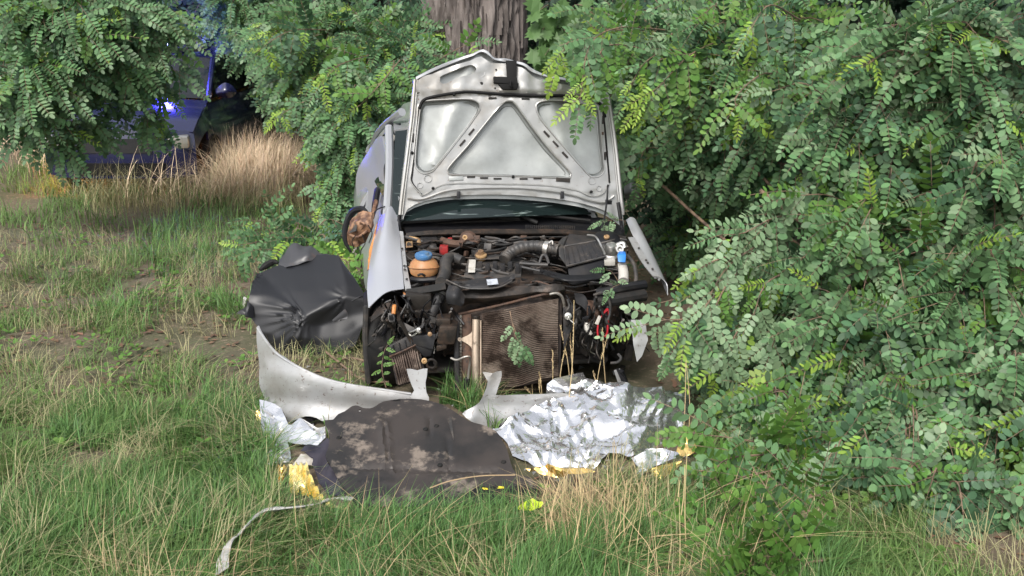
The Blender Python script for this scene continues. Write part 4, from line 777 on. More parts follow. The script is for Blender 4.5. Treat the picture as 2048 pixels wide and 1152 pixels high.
gold('gold_foil_bit', [(506,816),(512,812),(517,822),(517,836),(508,834)], 4.72, .002, 'tiny gold foil bit left of the silver foil in green grass', 5, 820)
b = MB(); sheet(b, [(1352,1098),(1362,1092),(1370,1112),(1362,1124),(1350,1116)], lambda u, v: W(u, v, 3.5), step=4, th=.001, disp=lambda u, v: .01*nz(u,v,1,.1), sm=1); T('silver_foil_bit', b, 'foil', 'small silver foil bit beside the gold crumple near the bottom edge', 'foil scrap', smooth=False)
l_out = [(519,800),(530,802),(548,808),(562,816),(570,834),(577,850),(584,852),(600,846),(626,850),(650,851),(652,880),(640,890),(628,902),(615,890),(595,888),(575,884),(580,900),(582,916),(574,934),(560,936),(545,930),(540,915),(530,885),(522,850)]
b = MB(); sheet(b, l_out, lambda u, v: W(u, v, 4.30 + (935 - v) * .0036), step=4.2, th=0, disp=lambda u, v: c1(u, v, 500, 780, 180, 170) * .9 + c2(u, v, 460, 760, 260, 220), sm=1, jitter=.45)
T('space_blanket', b, 'foil', 'small crumpled silver rescue foil under the left bumper corner', 'rescue foil', smooth=False, keepn=True)
b = MB(); sheet(b, [(588,925),(602,908),(612,908),(632,922),(630,930),(610,930),(585,934)], lambda u, v: W(u, v, 4.24 + (930 - v) * .003), step=5, th=.002, disp=lambda u, v: .01*nz(u,v,1,.08), sm=1); T('paper_sheet', b, 'white', 'crumpled white sheet lying on top of the yellow foil', 'sheet')
b = MB(); sheet(b, [(578,930),(597,927),(614,926),(620,945),(630,968),(648,996),(640,1004),(622,992),(604,990),(600,978),(590,990),(580,984)], lambda u, v: W(u, v, 4.06 + (960 - v) * .0028), step=5, th=.002, disp=lambda u, v: .016 * math.sin(u * .55 + v * .03) + .006*nz(u,v,1,.07), sm=1); T('yellow_foil', b, 'yellow', 'wide yellow foil sheet hanging down into the grass', 'foil scrap', smooth=False)
b = MB(); sheet(b, [(552,932),(574,931),(570,952),(560,975),(556,988),(554,984),(558,965)], lambda u, v: W(u, v, 4.16 + (940 - v) * .003), step=5, th=.002, disp=lambda u, v: .012 * math.sin(u * .6), sm=1); T('yellow_foil', b, 'goldfoil', 'narrow pointed yellow foil strip left of the wide one', 'foil scrap', smooth=False)
b = MB(); sheet(b, [(636,990),(655,1000),(672,1010),(700,1012),(690,1020),(660,1014),(640,1004)], lambda u, v: W(u, v, 3.86 + (1005 - v) * .003), step=5, th=.002, disp=lambda u, v: .01*nz(u,v,1,.08), sm=1); T('yellow_foil', b, 'yellow', 'low yellow foil tail in the grass beside the white tape', 'foil scrap', smooth=False)
b = MB(); sheet(b, [(654,876),(660,886),(660,905),(652,914),(664,938),(680,965),(696,992),(688,996),(660,990),(640,968),(634,950),(624,930),(626,915),(602,905),(620,893),(636,886)], lambda u, v: W(u, v, 4.16 + (940 - v) * .0038), step=5, th=.004, disp=lambda u, v: .02*nz(u,v,1,.03) + .01 * math.sin((u + v * .6) * .16), sm=2); T('jacket', b, 'cloth', 'crumpled navy jacket sticking out under the undershield', 'jacket')
b = MB(); st = [(444,1142,.05),(448,1112,.045),(458,1086,.035),(478,1068,.03),(498,1046,.028),(520,1026,.024),(552,1018,.02),(600,1014,.022),(640,1006,.02),(668,996,.03),(702,1000,.03)]
b.patch([[G(u, v, .06 + .03 * nz(u, 1, 2, .02)) + Vector((-w * .4, -w * .5, 0)) for u, v, w in st], [G(u, v, .08 + .03 * nz(u, 7, 2, .03)) for u, v, w in st], [G(u, v, .07 + .03 * nz(u, 4, 2, .02)) + Vector((w * .35, w * .5, 0)) for u, v, w in st]], n=7, m=4, th=.003, disp=lambda p: .010 * nz(p.x, p.y, 3, 16)); T('fabric_tape', b, 'strip', 'long pale fabric tape trailing through the grass to the corner', 'tape')
b = MB(); sheet(b, [(1034,1019),(1048,1004),(1066,998),(1082,1004),(1086,1012),(1066,1020)], lambda u, v: W(u, v, 3.74 + (1010 - v) * .003), step=5, th=.002, disp=lambda u, v: .02*nz(u,v,1,.06), sm=2); T('neon_scrap', b, 'neon', 'neon yellow plastic scrap lying in the grass at the undershield edge', 'scrap')
# ---- black polythene over a pile
cols_ = [[(514,548,6.28),(506,560,6.18),(499,590,6.03),(497,612,6.0),(500,634,5.98),(522,662,5.92),(546,697,5.9)],
 [(524,543,6.30),(540,565,6.2),(560,585,6.08),(585,607,5.96),(565,640,5.90),(562,675,5.86),(560,704,5.85)],
 [(575,523,6.38),(585,552,6.2),(597,582,6.04),(612,630,5.86),(598,650,5.83),(590,676,5.81),(580,710,5.84)],
 [(620,512,6.40),(628,545,6.2),(636,580,6.03),(640,617,5.87),(640,650,5.90),(638,680,5.86),(625,713,5.84)],
 [(650,508,6.38),(656,545,6.16),(664,578,6.0),(670,603,5.91),(672,640,5.92),(672,675,5.87),(665,708,5.84)],
 [(677,511,6.28),(686,540,6.14),(692,570,6.02),(694,593,5.94),(700,630,5.93),(704,665,5.88),(692,698,5.85)],
 [(690,530,6.24),(708,555,6.12),(724,580,6.02),(733,600,5.96),(732,625,5.94),(726,650,5.9),(710,692,5.86)]]
tr = [[c[i] for c in cols_] for i in range(7)]
pin = W(612,630,5.86); pin2 = W(692,594,5.93); pin3 = W(520,550,6.2)
def tdisp(p):
    d = 0
    for c, a, k, r in ((pin, .013, 25, .24), (pin2, .005, 13, .14), (pin3, .008, 19, .2)):
        q = p - c; L = q.length; th = math.atan2(q.z * 1.4, q.x)
        d += a * (1 - 2.2 * abs(math.sin(th * k * .5 + 1.2 * nz(th, L * 2, 1, 1.5)))) * math.exp(-(L / r) ** 2) * min(1, L / .05) * max(0, min(1, 1.4 * math.cos(th + 2.75) - .2))
    return d + .004 * nz(p.x, p.z, p.y, 7)
tp = thing('covered_pile', 'black polythene sheet stretched over a pile beside the car', 'plastic sheet', tuple(W(600,706,5.9)))
b = MB(); b.facets([[W(*q) for q in r] for r in tr], n=10, th=.003, disp=tdisp); part('plastic_sheet', b, 'tarp', tp, angle=70)
b = MB(); b.patch([[W(559,520,6.42),W(575,498,6.46),(W(590,486,6.5)),W(606,492,6.5),W(632,500,6.48),W(652,512,6.4)], [W(557,530,6.36),W(572,520,6.34),W(592,512,6.34),W(612,510,6.36),W(640,508,6.4),W(668,512,6.34)], [W(556,538,6.36),W(575,534,6.3),W(598,528,6.3),W(620,522,6.34),W(645,518,6.36),W(672,520,6.3)]], n=7, m=7, th=.004, disp=lambda p: .03*nz(p.x,p.z,2,11)); part('grey_bag', b, 'bag', tp)
b = MB(); b.tube([W(704,602,5.9),W(715,596,5.9),W(728,592,5.92),W(727,604,5.91)], .006); part('sheet_fold', b, 'tarp', tp)
b = MB(); b.patch([[W(494,600,6.05),W(500,606,6.0),W(505,612,5.98)], [W(484,618,6.0),W(494,626,5.95),W(505,634,5.93)], [W(478,628,5.99),W(492,632,5.95),W(500,636,5.93)]], n=4, m=4, th=.003, disp=lambda p:.02*math.sin(p.x*90)); part('sheet_tail', b, 'tarp', tp)
b = MB(); b.patch([[W(664,640,5.80),W(690,618,5.82)], [W(668,644,5.8),W(696,628,5.82)], [W(680,640,5.8),W(694,638,5.82)]], n=4, m=4, th=.003, disp=lambda p:.01*nz(p.x,p.z,1,30)); part('torn_lining', b, 'bag', tp)
b = MB(); b.tube([W(520,540,6.38),W(532,531,6.42),W(546,524,6.45),W(556,526,6.44)], [.012,.024,.022,.01]); T('black_bundle', b, 'rubber', 'small black bundle tucked behind the black polythene sheet', 'bundle')
b = MB(); b.tube([W(519,535,6.36),W(524,528,6.38),W(530,525,6.4)], .006); T('purple_strap', b, 'purple' if 'purple' in M else 'red', 'short purple strap loop on the black bundle', 'strap') if False else None
b = MB(); b.hexa([G(481,618,.0),G(487,622,.0),G(492,600,.10),G(486,596,.10)], [G(484,612,.0),G(490,616,.0),G(494,596,.10),G(488,592,.10)]); T('white_fragment', b, 'white', 'white plastic fragment left of the black polythene sheet', 'fragment', bevel=.004)
b = MB(); b.lathe(G(706,528,0) , (0,0,1), [(0,.05),(.25,.05),(.3,.03)], 12); T('white_post', b, 'white', 'short white marker post behind the smashed door mirror', 'post')

# ================================================================== ground
def gz(x, y):
    return .05 * nz(x, y, 1, .5) + .025 * nz(x, y, 4, 1.7) - .03 * math.exp(-((x / 1.2) ** 2)) + .012 * nz(x, y, 8, 6)
g = MB(); gx = np.unique(np.concatenate([np.linspace(-60,-7,14), np.linspace(-7,7,150), np.linspace(7,60,14)])); gy = np.unique(np.concatenate([np.linspace(-30,1.5,8), np.linspace(1.5,14,140), np.linspace(14,120,26)]))
vs = [(x, y, gz(x, y)) for y in gy for x in gx]; J = len(gx)
g.add(vs, [[i*J+j, i*J+j+1, (i+1)*J+j+1, (i+1)*J+j] for i in range(len(gy)-1) for j in range(J-1)])
g.build('ground', M['soil'], None, angle=180, kind='structure')

# grass: blades bent over, joined by kind
def blade(seg, L, w, bend):
    v = []; f = []
    for i in range(seg + 1):
        t = i / seg; h = L * (t - .25 * bend * t * t); y = bend * L * t * t * .75; ww = w * (1 - t ** 1.6) + .0002
        v += [(-ww, y, h), (ww, y, h)]
    for i in range(seg): f.append([2*i, 2*i+1, 2*i+3, 2*i+2])
    return np.array(v), f
def mats4(P, rz, s, tilt=None):
    K = len(P); X = np.zeros((K, 4, 4)); c, sn = np.cos(rz), np.sin(rz)
    X[:,0,0] = c*s; X[:,0,1] = -sn*s; X[:,1,0] = sn*s; X[:,1,1] = c*s; X[:,2,2] = s; X[:,:3,3] = P; X[:,3,3] = 1; return X
KEEPOUT = []
for poly in ([(648,836),(760,800),(900,808),(1020,880),(1086,985),(1050,1003),(760,1016),(706,1010)], [(990,850),(1240,768),(1375,785),(1370,900),(1260,925),(1130,950),(1030,915)], [(498,640),(700,560),(730,600),(700,700),(560,706)], [(520,800),(650,830),(660,920),(690,990),(640,980),(600,930),(560,930)], [(545,925),(690,930),(712,1018),(640,1018),(560,1000)], [(1255,890),(1400,865),(1400,925),(1270,990)], [(640,930),(700,1008),(1088,990),(1090,1040),(640,1056)], [(540,925),(700,1000),(700,1055),(585,1035)]):
    KEEPOUT.append([tuple(G(u, v).xy) for u, v in poly])
def ok(P):
    k = np.ones(len(P), bool)
    for q in KEEPOUT: k &= ~inpoly(P, q)
    k &= ~((np.abs(P[:,0]) < .85) & (P[:,1] > 5.05) & (P[:,1] < 9.4))
    return k
def scatter(n, x0, x1, y0, y1, clump=2.2, thr=-.15, seed=0):
    P = np.stack([rng.uniform(x0, x1, n), rng.uniform(y0, y1, n)], 1); P = P[ok(P)]
    m = np.array([noise.noise(Vector((p[0]*clump, p[1]*clump, seed))) + .35*noise.noise(Vector((p[0]*clump*3, p[1]*clump*3, seed+3))) > thr for p in P])
    P = P[m]; return P
def grass(name, m, sets, label=None):
    parts = []
    for P, L, w, sc in sets:
        if len(P) == 0: continue
        z = np.array([gz(*p) - .01 for p in P]); P3 = np.concatenate([P, z[:,None]], 1); n = 5; idx = rng.integers(0, n, len(P3))
        for k in range(n):
            v, f = blade(5, L, w, [.25,.7,1.1,1.6,2.1][k]); q = P3[idx == k]
            parts.append((v, f, [0]*len(f), mats4(q, np.array([6 * nz(p[0], p[1], 9, 1.6) for p in q]) + rng.normal(0, 1.1, len(q)), rng.uniform(sc[0], sc[1], len(q)))))
    me = pack(name, parts, [M[m]]); return link(name, me, None, kind='stuff', label=label or 'grass on the verge')
grass('grass', 'grass', [(scatter(64000, -3.2, 2.8, 2.9, 4.9, 2.2, -.05, 1), .125, .0022, (.5, 1.5)), (scatter(24000, -5.5, -.7, 4.6, 8.5, 1.6, .06, 2), .13, .0026, (.5, 1.4)), (scatter(16000, -9, -1.5, 8, 14, .9, .0, 3), .22, .004, (.6, 1.4))])
grass('lush_grass', 'grass_lush', [(scatter(22000, -.9, 1.3, 2.95, 3.74, 2.5, -.15, 11), .18, .0025, (.5, 1.35)), (scatter(15000, -2.4, -.9, 2.95, 5.0, 2.2, -.15, 14), .13, .0025, (.5, 1.4)), (scatter(4500, -2.3, -1.0, 3.4, 5.2, 2.6, .1, 12), .17, .0026, (.6, 1.3)), (scatter(1300, -.42, -.21, 4.80, 5.05, 2.5, -.5, 13), .20, .0024, (.6, 1.4)), (scatter(3500, -3.6, -1.4, 6.2, 9.5, 2, .1, 15), .22, .0035, (.6, 1.3))], 'lush green grass below the undershield')
grass('pale_grass', 'grass_pale', [(scatter(17000, -3.0, 2.6, 2.9, 4.9, 2.6, -.1, 21), .15, .0015, (.5, 1.7)), (scatter(15000, -5.5, -.7, 4.6, 9, 1.8, 0, 22), .15, .002, (.5, 1.4))], 'pale dry grass between the green blades')
grass('dry_grass', 'straw', [(scatter(800, .10, .60, 3.45, 3.92, 3, -.1, 31), .22, .0017, (.5, 1.3)), (scatter(120, .55, 1.1, 3.2, 3.7, 3, .0, 32), .42, .0014, (.5, 1.3)), (scatter(160, -.40, -.15, 4.8, 5.0, 3, -.3, 33), .24, .0018, (.6, 1.2)), (scatter(800, -1.6, .95, 3.0, 3.62, 3, .0, 34), .27, .0013, (.5, 1.4))], 'straw coloured dry grass below the silver foil')
far = np.concatenate([scatter(5200, -4.4, -1.9, 10.4, 14.0, 1.6, -.05, 41), scatter(3000, -7.5, -4, 12, 16, 1.0, -.05, 42), scatter(2500, -3.3, -2.6, 10.6, 11.6, 1, -.6, 43)])
grass('tall_dry_grass', 'straw_red', [(far, .62, .0034, (.3, 1.4))], 'tall reddish dry grass before the far trees')
# leaf litter
lv = np.array([(0,0,0),(.016,.01,.004),(.034,.008,.002),(.05,0,.008),(.034,-.009,.003),(.015,-.011,.006)]); K = 5200
P = np.stack([rng.uniform(-5, 2.2, K), rng.uniform(3.0, 10, K)], 1); P = P[ok(P)]; z = np.array([gz(*p) + .006 for p in P])
grass('far_meadow_grass', 'grass_pale', [(scatter(7000, -5.0, -1.8, 10.0, 14.5, 1.4, -.1, 47), .5, .0036, (.3, 1.3))], 'pale meadow grass among the reddish dry grass')
link('leaf_litter', pack('leaf_litter', [(lv, [[0,1,2,3,4,5]], [0], mats4(np.concatenate([P, z[:,None]], 1), rng.uniform(0, 6.28, len(P)), rng.uniform(.5, 1.4, len(P))))], [M['litterbrown']]), None, kind='stuff', label='dry brown leaf litter on the soil')

# clover and broad-leaved weeds low in the grass
wv, wf = [], []
for k in range(3):
    a = k * 2.1; b0 = len(wv); wv += [(math.cos(a) * x - math.sin(a) * y, math.sin(a) * x + math.cos(a) * y, .035 + .012 * x / .03) for x, y in ((0,0),(.012,.010),(.026,.010),(.032,0),(.026,-.010),(.012,-.010))]; wf.append(list(range(b0, b0 + 6)))
Pw = np.concatenate([scatter(2600, -3.0, 2.4, 2.95, 5.0, 1.7, .12, 51), scatter(2200, -4.5, -.9, 5, 9, 1.4, .1, 52)]); zw = np.array([gz(*p) for p in Pw])
link('weeds', pack('weeds', [(np.array(wv), wf, [0]*3, mats4(np.concatenate([Pw, zw[:,None]], 1), rng.uniform(0, 6.28, len(Pw)), rng.uniform(.5, 1.5, len(Pw))))], [M['leaf_fresh']]), None, kind='stuff', label='low three-leaved weeds in the grass')

# splinters of grey plastic and glass round the front of the car
sv = np.array([(0,0,.004),(.02,.004,.012),(.03,.018,.006),(.008,.022,.015)]); Ps = np.stack([rng.uniform(-1.6, .9, 150), rng.uniform(4.1, 5.6, 150)], 1); zs = np.array([gz(*p) + .03 for p in Ps])
link('plastic_debris', pack('plastic_debris', [(sv, [[0,1,2,3]], [0], mats4(np.concatenate([Ps, zs[:,None]], 1), rng.uniform(0, 6.28, 150), rng.uniform(.4, 1.6, 150)))], [M['paint_dirty']]), None, kind='stuff', label='splinters of grey plastic scattered before the car')
# tall dry stalks standing before the radiator and in the foreground: each one a thing
stalks = [(1066,800,1062,712),(1084,810,1078,744),(1104,800,1105,700),(1092,808,1078,760),(1152,800,1140,662),(1116,790,1136,672),(1143,770,1120,650),(1190,775,1186,743),(1216,780,1205,655),(1132,840,1148,600),(1188,752,1216,668),(1074,800,1048,775),(1230,950,1228,880),(1376,900,1372,720),(1366,880,1371,725),(1334,1060,1360,960),(1352,1080,1370,930),(1374,1110,1374,905),(1100,1090,1120,960),(1134,1130,1168,975),(1254,1110,1254,960),(1222,1040,1226,885),(1296,1010,1284,960)]
SL = ['seedy dry stalk standing over the gap between bumper tab and foil scrap', 'short dry stalk just right of the bumper tab', 'tall straight dry stalk before the middle of the radiator', 'shortest dry stalk right beside the tall straight one', 'dry stalk leaning slightly left up the right edge of the radiator', 'dry stalk leaning right across the radiator edge', 'dry stalk leaning left out of the foil scrap', 'short seedy dry stalk before the dark gap under the red wires', 'tall seedy dry stalk under the red wires', 'thick dry stalk rising from the top edge of the large silver foil', 'thin dry stalk slanting right toward the red wires', 'dry stalk slanting left over the bumper centre panel',
 'dry stalk before the lower edge of the large silver foil', 'tallest dry stalk standing at the right end of the silver foil', 'second dry stalk close beside the tallest one at the foil end', 'dry stalk leaning right below the gold flap', 'dry stalk rising through the folded silver foil', 'long upright dry stalk right of the gold flap', 'dry stalk leaning right in the straw below the gold strip', 'bottom dry stalk leaning far right in the straw tuft', 'upright dry stalk in front of the foil fold', 'upright dry stalk crossing the lower right of the silver foil', 'dry stalk leaning left before the gold flap']
for i, (u0, v0, u1, v1) in enumerate(stalks):
    base = G(u0, max(v0, 800) if v0 < 900 else v0); Y = base.y; top = W(u1, v1, Y + rnd.uniform(-.05, .08)); mid = base.lerp(top, .5) + Vector((rnd.uniform(-.015, .015), 0, 0))
    b = MB(); b.tube([base - Vector((0,0,.04)), mid, top], [.0028, .0022, .0016], 5, 5); o = T('dry_stalk', b, 'straw', '', 'grass stalk', 'dry grass stalks standing before the radiator and the foil')
    if v0 < 850:
        b = MB(); n = 14
        for k in range(n):
            p = mid.lerp(top, .2 + .8 * k / n); q = p + Vector((rnd.uniform(-.008,.008), rnd.uniform(-.006,.006), .014)); b.tube([p, q], [.0035, .001], 4, 1)
        part('seed_head', b, 'straw', o)
    o['label'] = SL[i]
# sticks on the ground and long straws across the undershield
for pts, lab in (([(652,704),(680,726),(704,746)], 'bare pale twig on the soil below the black sheet'), ([(676,722),(700,716),(732,722)], 'thin twig running from the pale twig to the tyre'), ([(700,748),(740,762),(778,764)], 'thin root across the soil before the tyre')):
    b = MB(); b.tube([G(u, v, .05) for u, v in pts], .007, 6); T('twig', b, 'twig', lab, 'twig')
for pts, lab in (([(860,976),(900,962),(960,952),(1030,950)], 'long straw arching over the lower edge of the undershield'), ([(1230,1090),(1300,1074),(1400,1066)], 'straw lying level across the grass near the bottom edge'), ([(1150,1130),(1230,1100),(1300,1090)], 'straw slanting up beside the level straw')):
    b = MB(); b.tube([W(u, v, 3.72 if v < 1000 else 3.5) for u, v in pts], .003, 5); T('straw_stem', b, 'straw', lab, 'straw')
# ================================================================== foliage
def leaflet(t0, ang, L, w, cup, fold=0):
    """an oval leaflet as one 8-gon, in the leaf's plane (x along, y across)"""
    pr = [(0,0),(.22,.75),(.55,1),(.85,.62),(1,0),(.85,-.62),(.55,-1),(.22,-.75)]; c, s = math.cos(ang), math.sin(ang)
    return [(t0[0] + (a*L)*c - (q*w/2)*s, t0[1] + (a*L)*s + (q*w/2)*c, t0[2] + cup*abs(q) - fold*a*L) for a, q in pr]
def pinnate(n, L, ll, lw, droop, seed, ang=1.25, matl=1):
    r = random.Random(seed); v = []; f = []; m = []
    N = 6
    for i in range(N + 1):     # stem of the leaf
        t = i / N; x = L * t; z = -droop * L * t * t; v += [(x, -.0012, z), (x, .0012, z)]
    for i in range(N): f.append([2*i, 2*i+1, 2*i+3, 2*i+2]); m.append(0)
    for k in range(n):
        t = .16 + .80 * k / max(1, n - 1)
        sz = (.72 + .5 * math.sin(math.pi * (t * .85 + .1))) * r.uniform(.88, 1.08)
        for sd in (-1, 1):
            if r.random() < .07: continue
            b = len(v); v += leaflet((L*t, 0, -droop*L*t*t), sd * (ang + r.uniform(-.28, .28) - t * .15), ll*sz, lw*sz, .003, r.uniform(-.05, .4)); f.append(list(range(b, b+8))); m.append(matl)
    b = len(v); v += leaflet((L, 0, -droop*L), r.uniform(-.2,.2), ll*1.05, lw, .003, .3); f.append(list(range(b, b+8))); m.append(matl)
    return np.array(v), f, m
def maple(seed):
    r = random.Random(seed); lob = [(0,-.0),(.02,.022),(-.012,.045),(.03,.040),(.026,.066),(.055,.048),(.075,.07),(.08,.042),(.115,.03),(.1,.016),(.135,0)]
    v = [(x + .02, y, -.25*abs(y) - x*.2) for x, y in lob] + [(x + .02, -y, -.25*abs(y) - x*.2) for x, y in reversed(lob[1:-1])]
    return np.array(v), [list(range(len(v)))], [1]
KINDS = {'full': [pinnate(7, .21, .043, .026, d, s) for s, d in ((1,.25),(2,.5))] + [pinnate(6, .19, .046, .030, .15, 3), pinnate(9, .25, .037, .021, .7, 4), pinnate(5, .15, .045, .029, .3, 9)],
         'young': [pinnate(8, .17, .034, .013, d, s, 1.05) for s, d in ((5,.3),(6,.6))],
         'maple': [maple(1)]}
def frame(x, n):
    x = x.normalized(); n = n - x * n.dot(x)
    n = n.normalized() if n.length > 1e-5 else x.orthogonal().normalized(); y = n.cross(x)
    return x, y, n
def M4(p, x, y, n, s): return np.array([[x.x*s, y.x*s, n.x*s, p.x],[x.y*s, y.y*s, n.y*s, p.y],[x.z*s, y.z*s, n.z*s, p.z],[0,0,0,1]])
class Shrub:
    def __init__(s, seed): s.r = random.Random(seed); s.leaves = []; s.stems = MB(); s.trunks = []
    def spray(s, pts, size=1.0, young=.12, gap=.05, start=.3, kind='full', pale=0.0, stem=.006, droop=.45, face=.75):
        P = cat(pts, 8); L = sum((P[i+1] - P[i]).length for i in range(len(P) - 1)); r = s.r
        s.stems.tube(pts, [stem, stem*.7, stem*.35], 5, 5)
        tone = 'leaf_deep' if r.random() < .34 else ('leaf_fresh' if r.random() < .24 else 'leaf'); d = start * L; acc = 0; i = 0; side = 1; up = Vector((0,0,1)); tc = Vector((0,-1,0))
        while i < len(P) - 1:
            seg = (P[i+1] - P[i]).length
            if acc + seg >= d:
                p = P[i].lerp(P[i+1], (d - acc) / max(seg, 1e-6)); t = (P[i+1] - P[i]).normalized(); f = d / L
                lat = t.cross(tc); lat = lat.normalized() if lat.length > .1 else t.orthogonal()
                x = lat * side * r.uniform(.6, 1.1) + t * r.uniform(.2, .8) - up * droop * r.uniform(.4, 1.8) + Vector((r.uniform(-.3,.3), r.uniform(-.5,.2), r.uniform(-.3,.3)))
                n = tc * face * r.uniform(.5, 1.3) + up * r.uniform(.3, .9) + Vector((r.uniform(-.5,.5), 0, r.uniform(-.2,.2)))
                if kind == 'maple': kk, m = 'maple', 'leaf_maple'
                elif f > .82 and r.random() < young * 4 or r.random() < young * .5: kk, m = 'young', 'leaf_young'
                else: kk, m = 'full', ('leaf_pale' if r.random() < pale else ('leaf_fresh' if r.random() < young * .8 else tone))
                s.leaves.append((p, frame(x, n), size * r.uniform(.66, 1.25), kk, r.randrange(len(KINDS[kk])), m)); side = -side; d += gap * size * r.uniform(.7, 1.3)
            else: acc += seg; i += 1
        t = (P[-1] - P[-2]).normalized()
        if kind != 'maple': s.leaves.append((P[-1], frame(t - up*.2, tc + up*.6), size, 'young' if r.random() < young * 4 else 'full', 0, 'leaf_young' if young > .05 and r.random() < .5 else 'leaf'))
    def fill(s, base, blobs, n, **k):
        """branches from the shrub's stem out to points spread through egg-shaped volumes"""
        r = s.r; w = [b[1][0] * b[1][2] for b in blobs]
        for _ in range(n):
            c, rad = r.choices(blobs, w)[0]; d = Vector((r.gauss(0,1), r.gauss(-.55,.8), r.gauss(.05,.9))).normalized(); q = r.uniform(.55, 1.0)
            tip = c + Vector((d.x*rad[0]*q, d.y*rad[1]*q, d.z*rad[2]*q))
            if tip.z < .05: tip.z = r.uniform(.05, .3)
            inn = c + Vector((d.x*rad[0]*.1, d.y*rad[1]*.1 + rad[1]*.3, d.z*rad[2]*.2)) ; L = r.uniform(.45, .9)
            st = tip.lerp(inn, min(1, L / max(.3, (tip - inn).length)));
            if st.z < .1: st.z = .1
            mid = st.lerp(tip, .55) + Vector((0, -.02, r.uniform(.03, .14)))
            s.spray([st, mid, tip], **k)
    def trunk(s, pts, r0):
        b = MB(); b.tube(pts, [r0, r0*.75, r0*.5], 8, 6); s.trunks.append(b)
    def finish(s, name, label, catg, base, group=None, limit=300):
        o = thing(name, label, catg, tuple(base), group)
        s.stems.build('branches', M['twig'], o, kind='stuff')
        for b in s.trunks: b.build('trunk', M['twig'], o)
        def key(l):
            p = l[0]; d = p - CAMP; z = d.y*cp - d.z*sp
            if z < .5: return 1e9
            u = CX + d.x / z * FPX; v = CY - (d.y*sp + d.z*cp) / z * FPX
            return z if -40 < u < 2090 and -40 < v < 1190 else 1e6 + z
        ls = sorted(s.leaves, key=key); own, rest = ls[:limit], ls[limit:]
        for p, (x, y, n), sc, kk, vi, m in own:
            me = shared_leaf(kk, vi, m); q = bpy.data.objects.new('leaf', me); COL.objects.link(q); q.parent = o; q.matrix_parent_inverse = Matrix.Translation(base).inverted()
            q.matrix_basis = Matrix(M4(p, x, y, n, sc).tolist())
        mn = ['twig', 'leaf', 'leaf_pale', 'leaf_young', 'leaf_fresh', 'leaf_far', 'leaf_maple', 'leaf_deep']; pk = []
        bk = {}
        for l in rest: bk.setdefault((l[3], l[4], l[5]), []).append(M4(l[0], *l[1], l[2]))
        for (kk, vi, m), X in bk.items():
            v, f, mi = KINDS[kk][vi]; pk.append((v, f, [0 if a == 0 else mn.index(m) for a in mi], np.array(X)))
        if pk: link('foliage', pack('foliage', pk, [M[q] for q in mn]), o, kind='stuff')
        return o
LEAFME = {}
def shared_leaf(kk, vi, m):
    if (kk, vi, m) not in LEAFME:
        v, f, mi = KINDS[kk][vi]; me = bpy.data.meshes.new('leaf'); me.from_pydata([tuple(x) for x in v], [], f); me.materials.append(M['twig']); me.materials.append(M[m]); me.polygons.foreach_set('material_index', mi); LEAFME[(kk, vi, m)] = me
    return LEAFME[(kk, vi, m)]
def egg(u, v, Y, rx, ry, rz): return (W(u, v, Y), (rx, ry, rz))

# ---- right: locust thicket leaning over the car
S = Shrub(1); base = Vector((2.0, 5.6, 0))
S.fill(base, [egg(1560,580,5.4,.4,.35,.35), egg(1560,660,5.2,.4,.4,.4), egg(1520,780,5.1,.4,.35,.3), egg(1640,560,5.3,.35,.35,.4)], 85, young=.05, pale=.35, size=1.0)
for pts in ([(1625,425,5.3),(1550,435,5.0),(1490,465,4.85),(1440,470,4.8)], [(1570,460,5.1),(1500,500,4.85),(1450,540,4.75),(1410,610,4.7)], [(1530,500,5.0),(1460,560,4.75),(1420,640,4.7),(1395,700,4.68)], [(1470,560,4.9),(1420,600,4.7),(1390,660,4.66)], [(1440,640,4.9),(1380,640,4.7),(1330,640,4.65),(1290,650,4.65)], [(1450,640,4.85),(1390,660,4.7),(1360,680,4.66),(1345,705,4.66)], [(1590,540,5.0),(1530,570,4.8),(1500,660,4.75)], [(1620,620,4.9),(1560,660,4.7),(1530,740,4.7)], [(1500,620,4.9),(1460,690,4.7),(1440,740,4.7)], [(1540,500,5.0),(1470,510,4.8),(1410,530,4.75),(1385,560,4.8)]):
    S.spray([W(*q) for q in pts], size=.95, pale=.8, young=.06, gap=.042, start=.2, face=1.1, droop=.8)
S.trunk([base, base + Vector((-.1,-.2,.6)), W(1560,460,5.3)], .02); S.trunk([base, base + Vector((.2,-.2,.6)), W(1600,640,5.2)], .016)
S.finish('locust_shrub', 'pale locust shrub drooping over the right side of the engine bay', 'shrub', base, 'locust shrubs round the wreck')

S = Shrub(2); base = Vector((2.4, 7.2, 0))
S.fill(base, [egg(1350,130,7.0,.75,.6,.5), egg(1500,110,6.6,.7,.6,.5), egg(1460,260,6.6,.7,.5,.45), egg(1350,250,7.2,.35,.4,.3), egg(1590,220,6.3,.5,.5,.6), egg(1230,80,7.0,.4,.4,.3)], 250, young=.05, pale=.12, size=1.05)
for pts in ([(1330,60,6.6),(1240,55,6.2),(1180,90,5.95),(1160,200,5.85)], [(1300,100,6.5),(1220,90,6.1),(1190,130,5.95),(1185,190,5.9)], [(1260,60,6.4),(1180,60,6.2),(1140,80,6.1),(1120,120,6.1)], [(1440,80,6.4),(1380,110,6.0),(1330,160,5.9),(1280,210,5.9)], [(1420,140,6.3),(1350,100,6.0),(1290,125,5.9),(1255,185,5.9)], [(1600,40,6.0),(1540,10,5.7),(1500,60,5.6)], [(1560,150,6.0),(1520,150,5.7),(1470,200,5.6),(1500,240,5.6)], [(1340,300,6.6),(1290,300,6.4),(1275,360,6.4)]):
    S.spray([W(*q) for q in pts], size=1.05, pale=.1, young=.20, gap=.05, start=.2, face=1.0, droop=.6)
